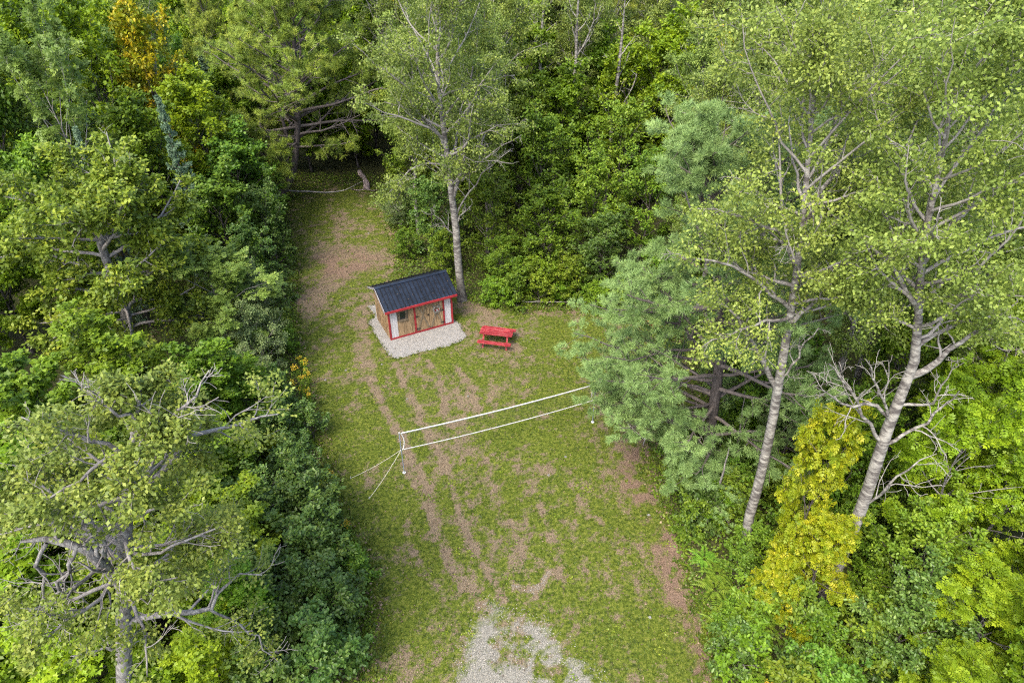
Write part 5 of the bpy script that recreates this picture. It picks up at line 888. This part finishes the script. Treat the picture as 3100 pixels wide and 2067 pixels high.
# ------------------------------------------------------------ small things
BK = thing('plastic_bucket', 'white plastic bucket with blue label half full of soil on the wood floor', 'bucket', (12.2, 22.1, .05), .4); BK.rotation_euler = (R(-6), R(5), .4)
BK.location = (12.35, 21.6, .35)
pr2 = [(.115, 0), (.15, .34), (.158, .34), (.158, .36), (.15, .36), (.138, .34), (.128, .2)]; th_ = np.linspace(0, 2 * PI, 20, endpoint=False)
V = np.array([(r_ * math.cos(t), r_ * math.sin(t), z_) for r_, z_ in pr2 for t in th_]); F = np.array([(20 * k + j, 20 * k + (j + 1) % 20, 20 * (k + 1) + (j + 1) % 20, 20 * (k + 1) + j) for k in range(len(pr2) - 1) for j in range(20)])
link('bucket_shell', mesh_np('bucket_shell', V, F, M['white_band'], smooth=True), BK)
tl = np.linspace(-2.6, -1.5, 7); V = np.array([((.1165 + .036 * z_ / .36 + .004) * math.cos(t), (.1165 + .036 * z_ / .36 + .004) * math.sin(t), z_) for z_ in (.10, .26) for t in tl]); F = np.array([(k, k + 1, k + 8, k + 7) for k in range(6)])
link('paper_label', mesh_np('paper_label', V, F, M['blue_label']), BK)
MB().prism([(.125 * math.cos(t), .125 * math.sin(t)) for t in th_], .16, .2).build('soil_fill', M['soil'], BK)
def snag(name, label, cat, loc, pts, mat, sides=9, more=()):
    o = thing(name, label, cat, loc); P_ = smooth_path(pts, 10, .02, np.random.default_rng(8)); me = tube_mesh('wood', [(P_[None, :, :3], P_[None, :, 3], sides)], mat)
    link('trunk', me, o)
    for q in more: Q = smooth_path(q, 7, .02, np.random.default_rng(9)); link('splinter', tube_mesh('splinter', [(Q[None, :, :3], Q[None, :, 3], 5)], mat), o)
    return o
snag('tree_stump', 'broken reddish stump with pale chopped wood at the far end of the track', 'stump', (-11.7, 52.0, 0), [(0, 0, -.05, .28), (0, 0, .3, .26), (-.08, 0, .62, .20), (-.12, 0, .75, .16)], M['snag_wood'], more=[[(.1, 0, .6, .1), (-.25, .05, 1.0, .2), (-.45, .05, 1.3, .22), (-.5, .05, 1.5, .1)], [(-.1, -.2, .02, .06), (-.6, -.5, .05, .05), (-1.2, -.4, .06, .03)], [(.1, -.2, .02, .05), (.5, -.6, .05, .04), (1.0, -.6, .08, .02)]])
for lb, pts in [('fallen thin trunk lying across the far end of the track', [(-18.2, 50.2, .7, .06), (-15.8, 49.9, .6, .055), (-13.4, 50.2, .5, .04), (-11.9, 51.2, .9, .015)]), ('pale fallen stick lying at the back edge of the lawn', [(.6, 34.6, .25, .03), (2.0, 34.4, .3, .025), (3.4, 34.5, .25, .012)]),
                ('bent dead stick on the reddish grass below the pine', [(6.0, 22.6, .05, .02), (6.4, 23.4, .25, .02), (7.2, 23.9, .4, .012)]), ('forked fallen branch near the bottom edge right of the lawn', [(7.5, 12.3, .5, .03), (8.0, 11.2, .35, .028), (8.9, 10.5, .3, .02), (9.9, 10.3, .35, .01)]),
                ('leaning dead sapling left of the left foreground aspen', [(8.0, 18.6, 0, .05), (8.1, 18.4, 2.4, .04), (8.05, 18.3, 4.2, .015)]), ('thin dead pole leaning by the bucket', [(9.9, 21.5, 0, .04), (9.6, 21.2, 2.2, .03), (9.3, 21, 4.6, .012)])]:
    snag('fallen_branch' if 'fallen' in lb or 'stick' in lb else 'dead_sapling', lb, 'branch', (pts[0][0], pts[0][1], 0), [(p[0] - pts[0][0], p[1] - pts[0][1], p[2], p[3]) for p in pts], GT, 6)
for x, y in [(-10.2, 44.0), (-9.6, 27.4), (-8.7, 28.2), (-5.2, 25.9), (1.6, 20.8), (5.6, 18.6), (-6.9, 28.7), (-2.2, 26.1), (-7.1, 36.9), (-10.4, 35.0), (4.9, 14.0), (2.4, 21.9)]:
    rg = np.random.default_rng(int((x + 50) * 97)); t = np.linspace(0, 2 * PI, 7, endpoint=False); rr2 = .07 * rg.uniform(.7, 1.3, 7)
    o = MB(); o.v = [(*(rr2[k] * np.array([math.cos(t[k]), .7 * math.sin(t[k])])), -.01) for k in range(7)] + [(*(.6 * rr2[k] * np.array([math.cos(t[k]), .7 * math.sin(t[k])])), .045) for k in range(7)]; o.f = [tuple(range(7, 14))] + [(k, (k + 1) % 7, 7 + (k + 1) % 7, 7 + k) for k in range(7)]
    q = o.build('small_rock', M['gravel_bed'], None, (x, y, 0)); tag(q, 'small pale rock lying in the short grass', 'rock', 'small pale rocks in the lawn')

print('unique tris', sum(sum(len(p.vertices) - 2 for p in m.polygons) if len(m.polygons) < 2000 else len(m.loops) - 2 * len(m.polygons) for m in bpy.data.meshes))
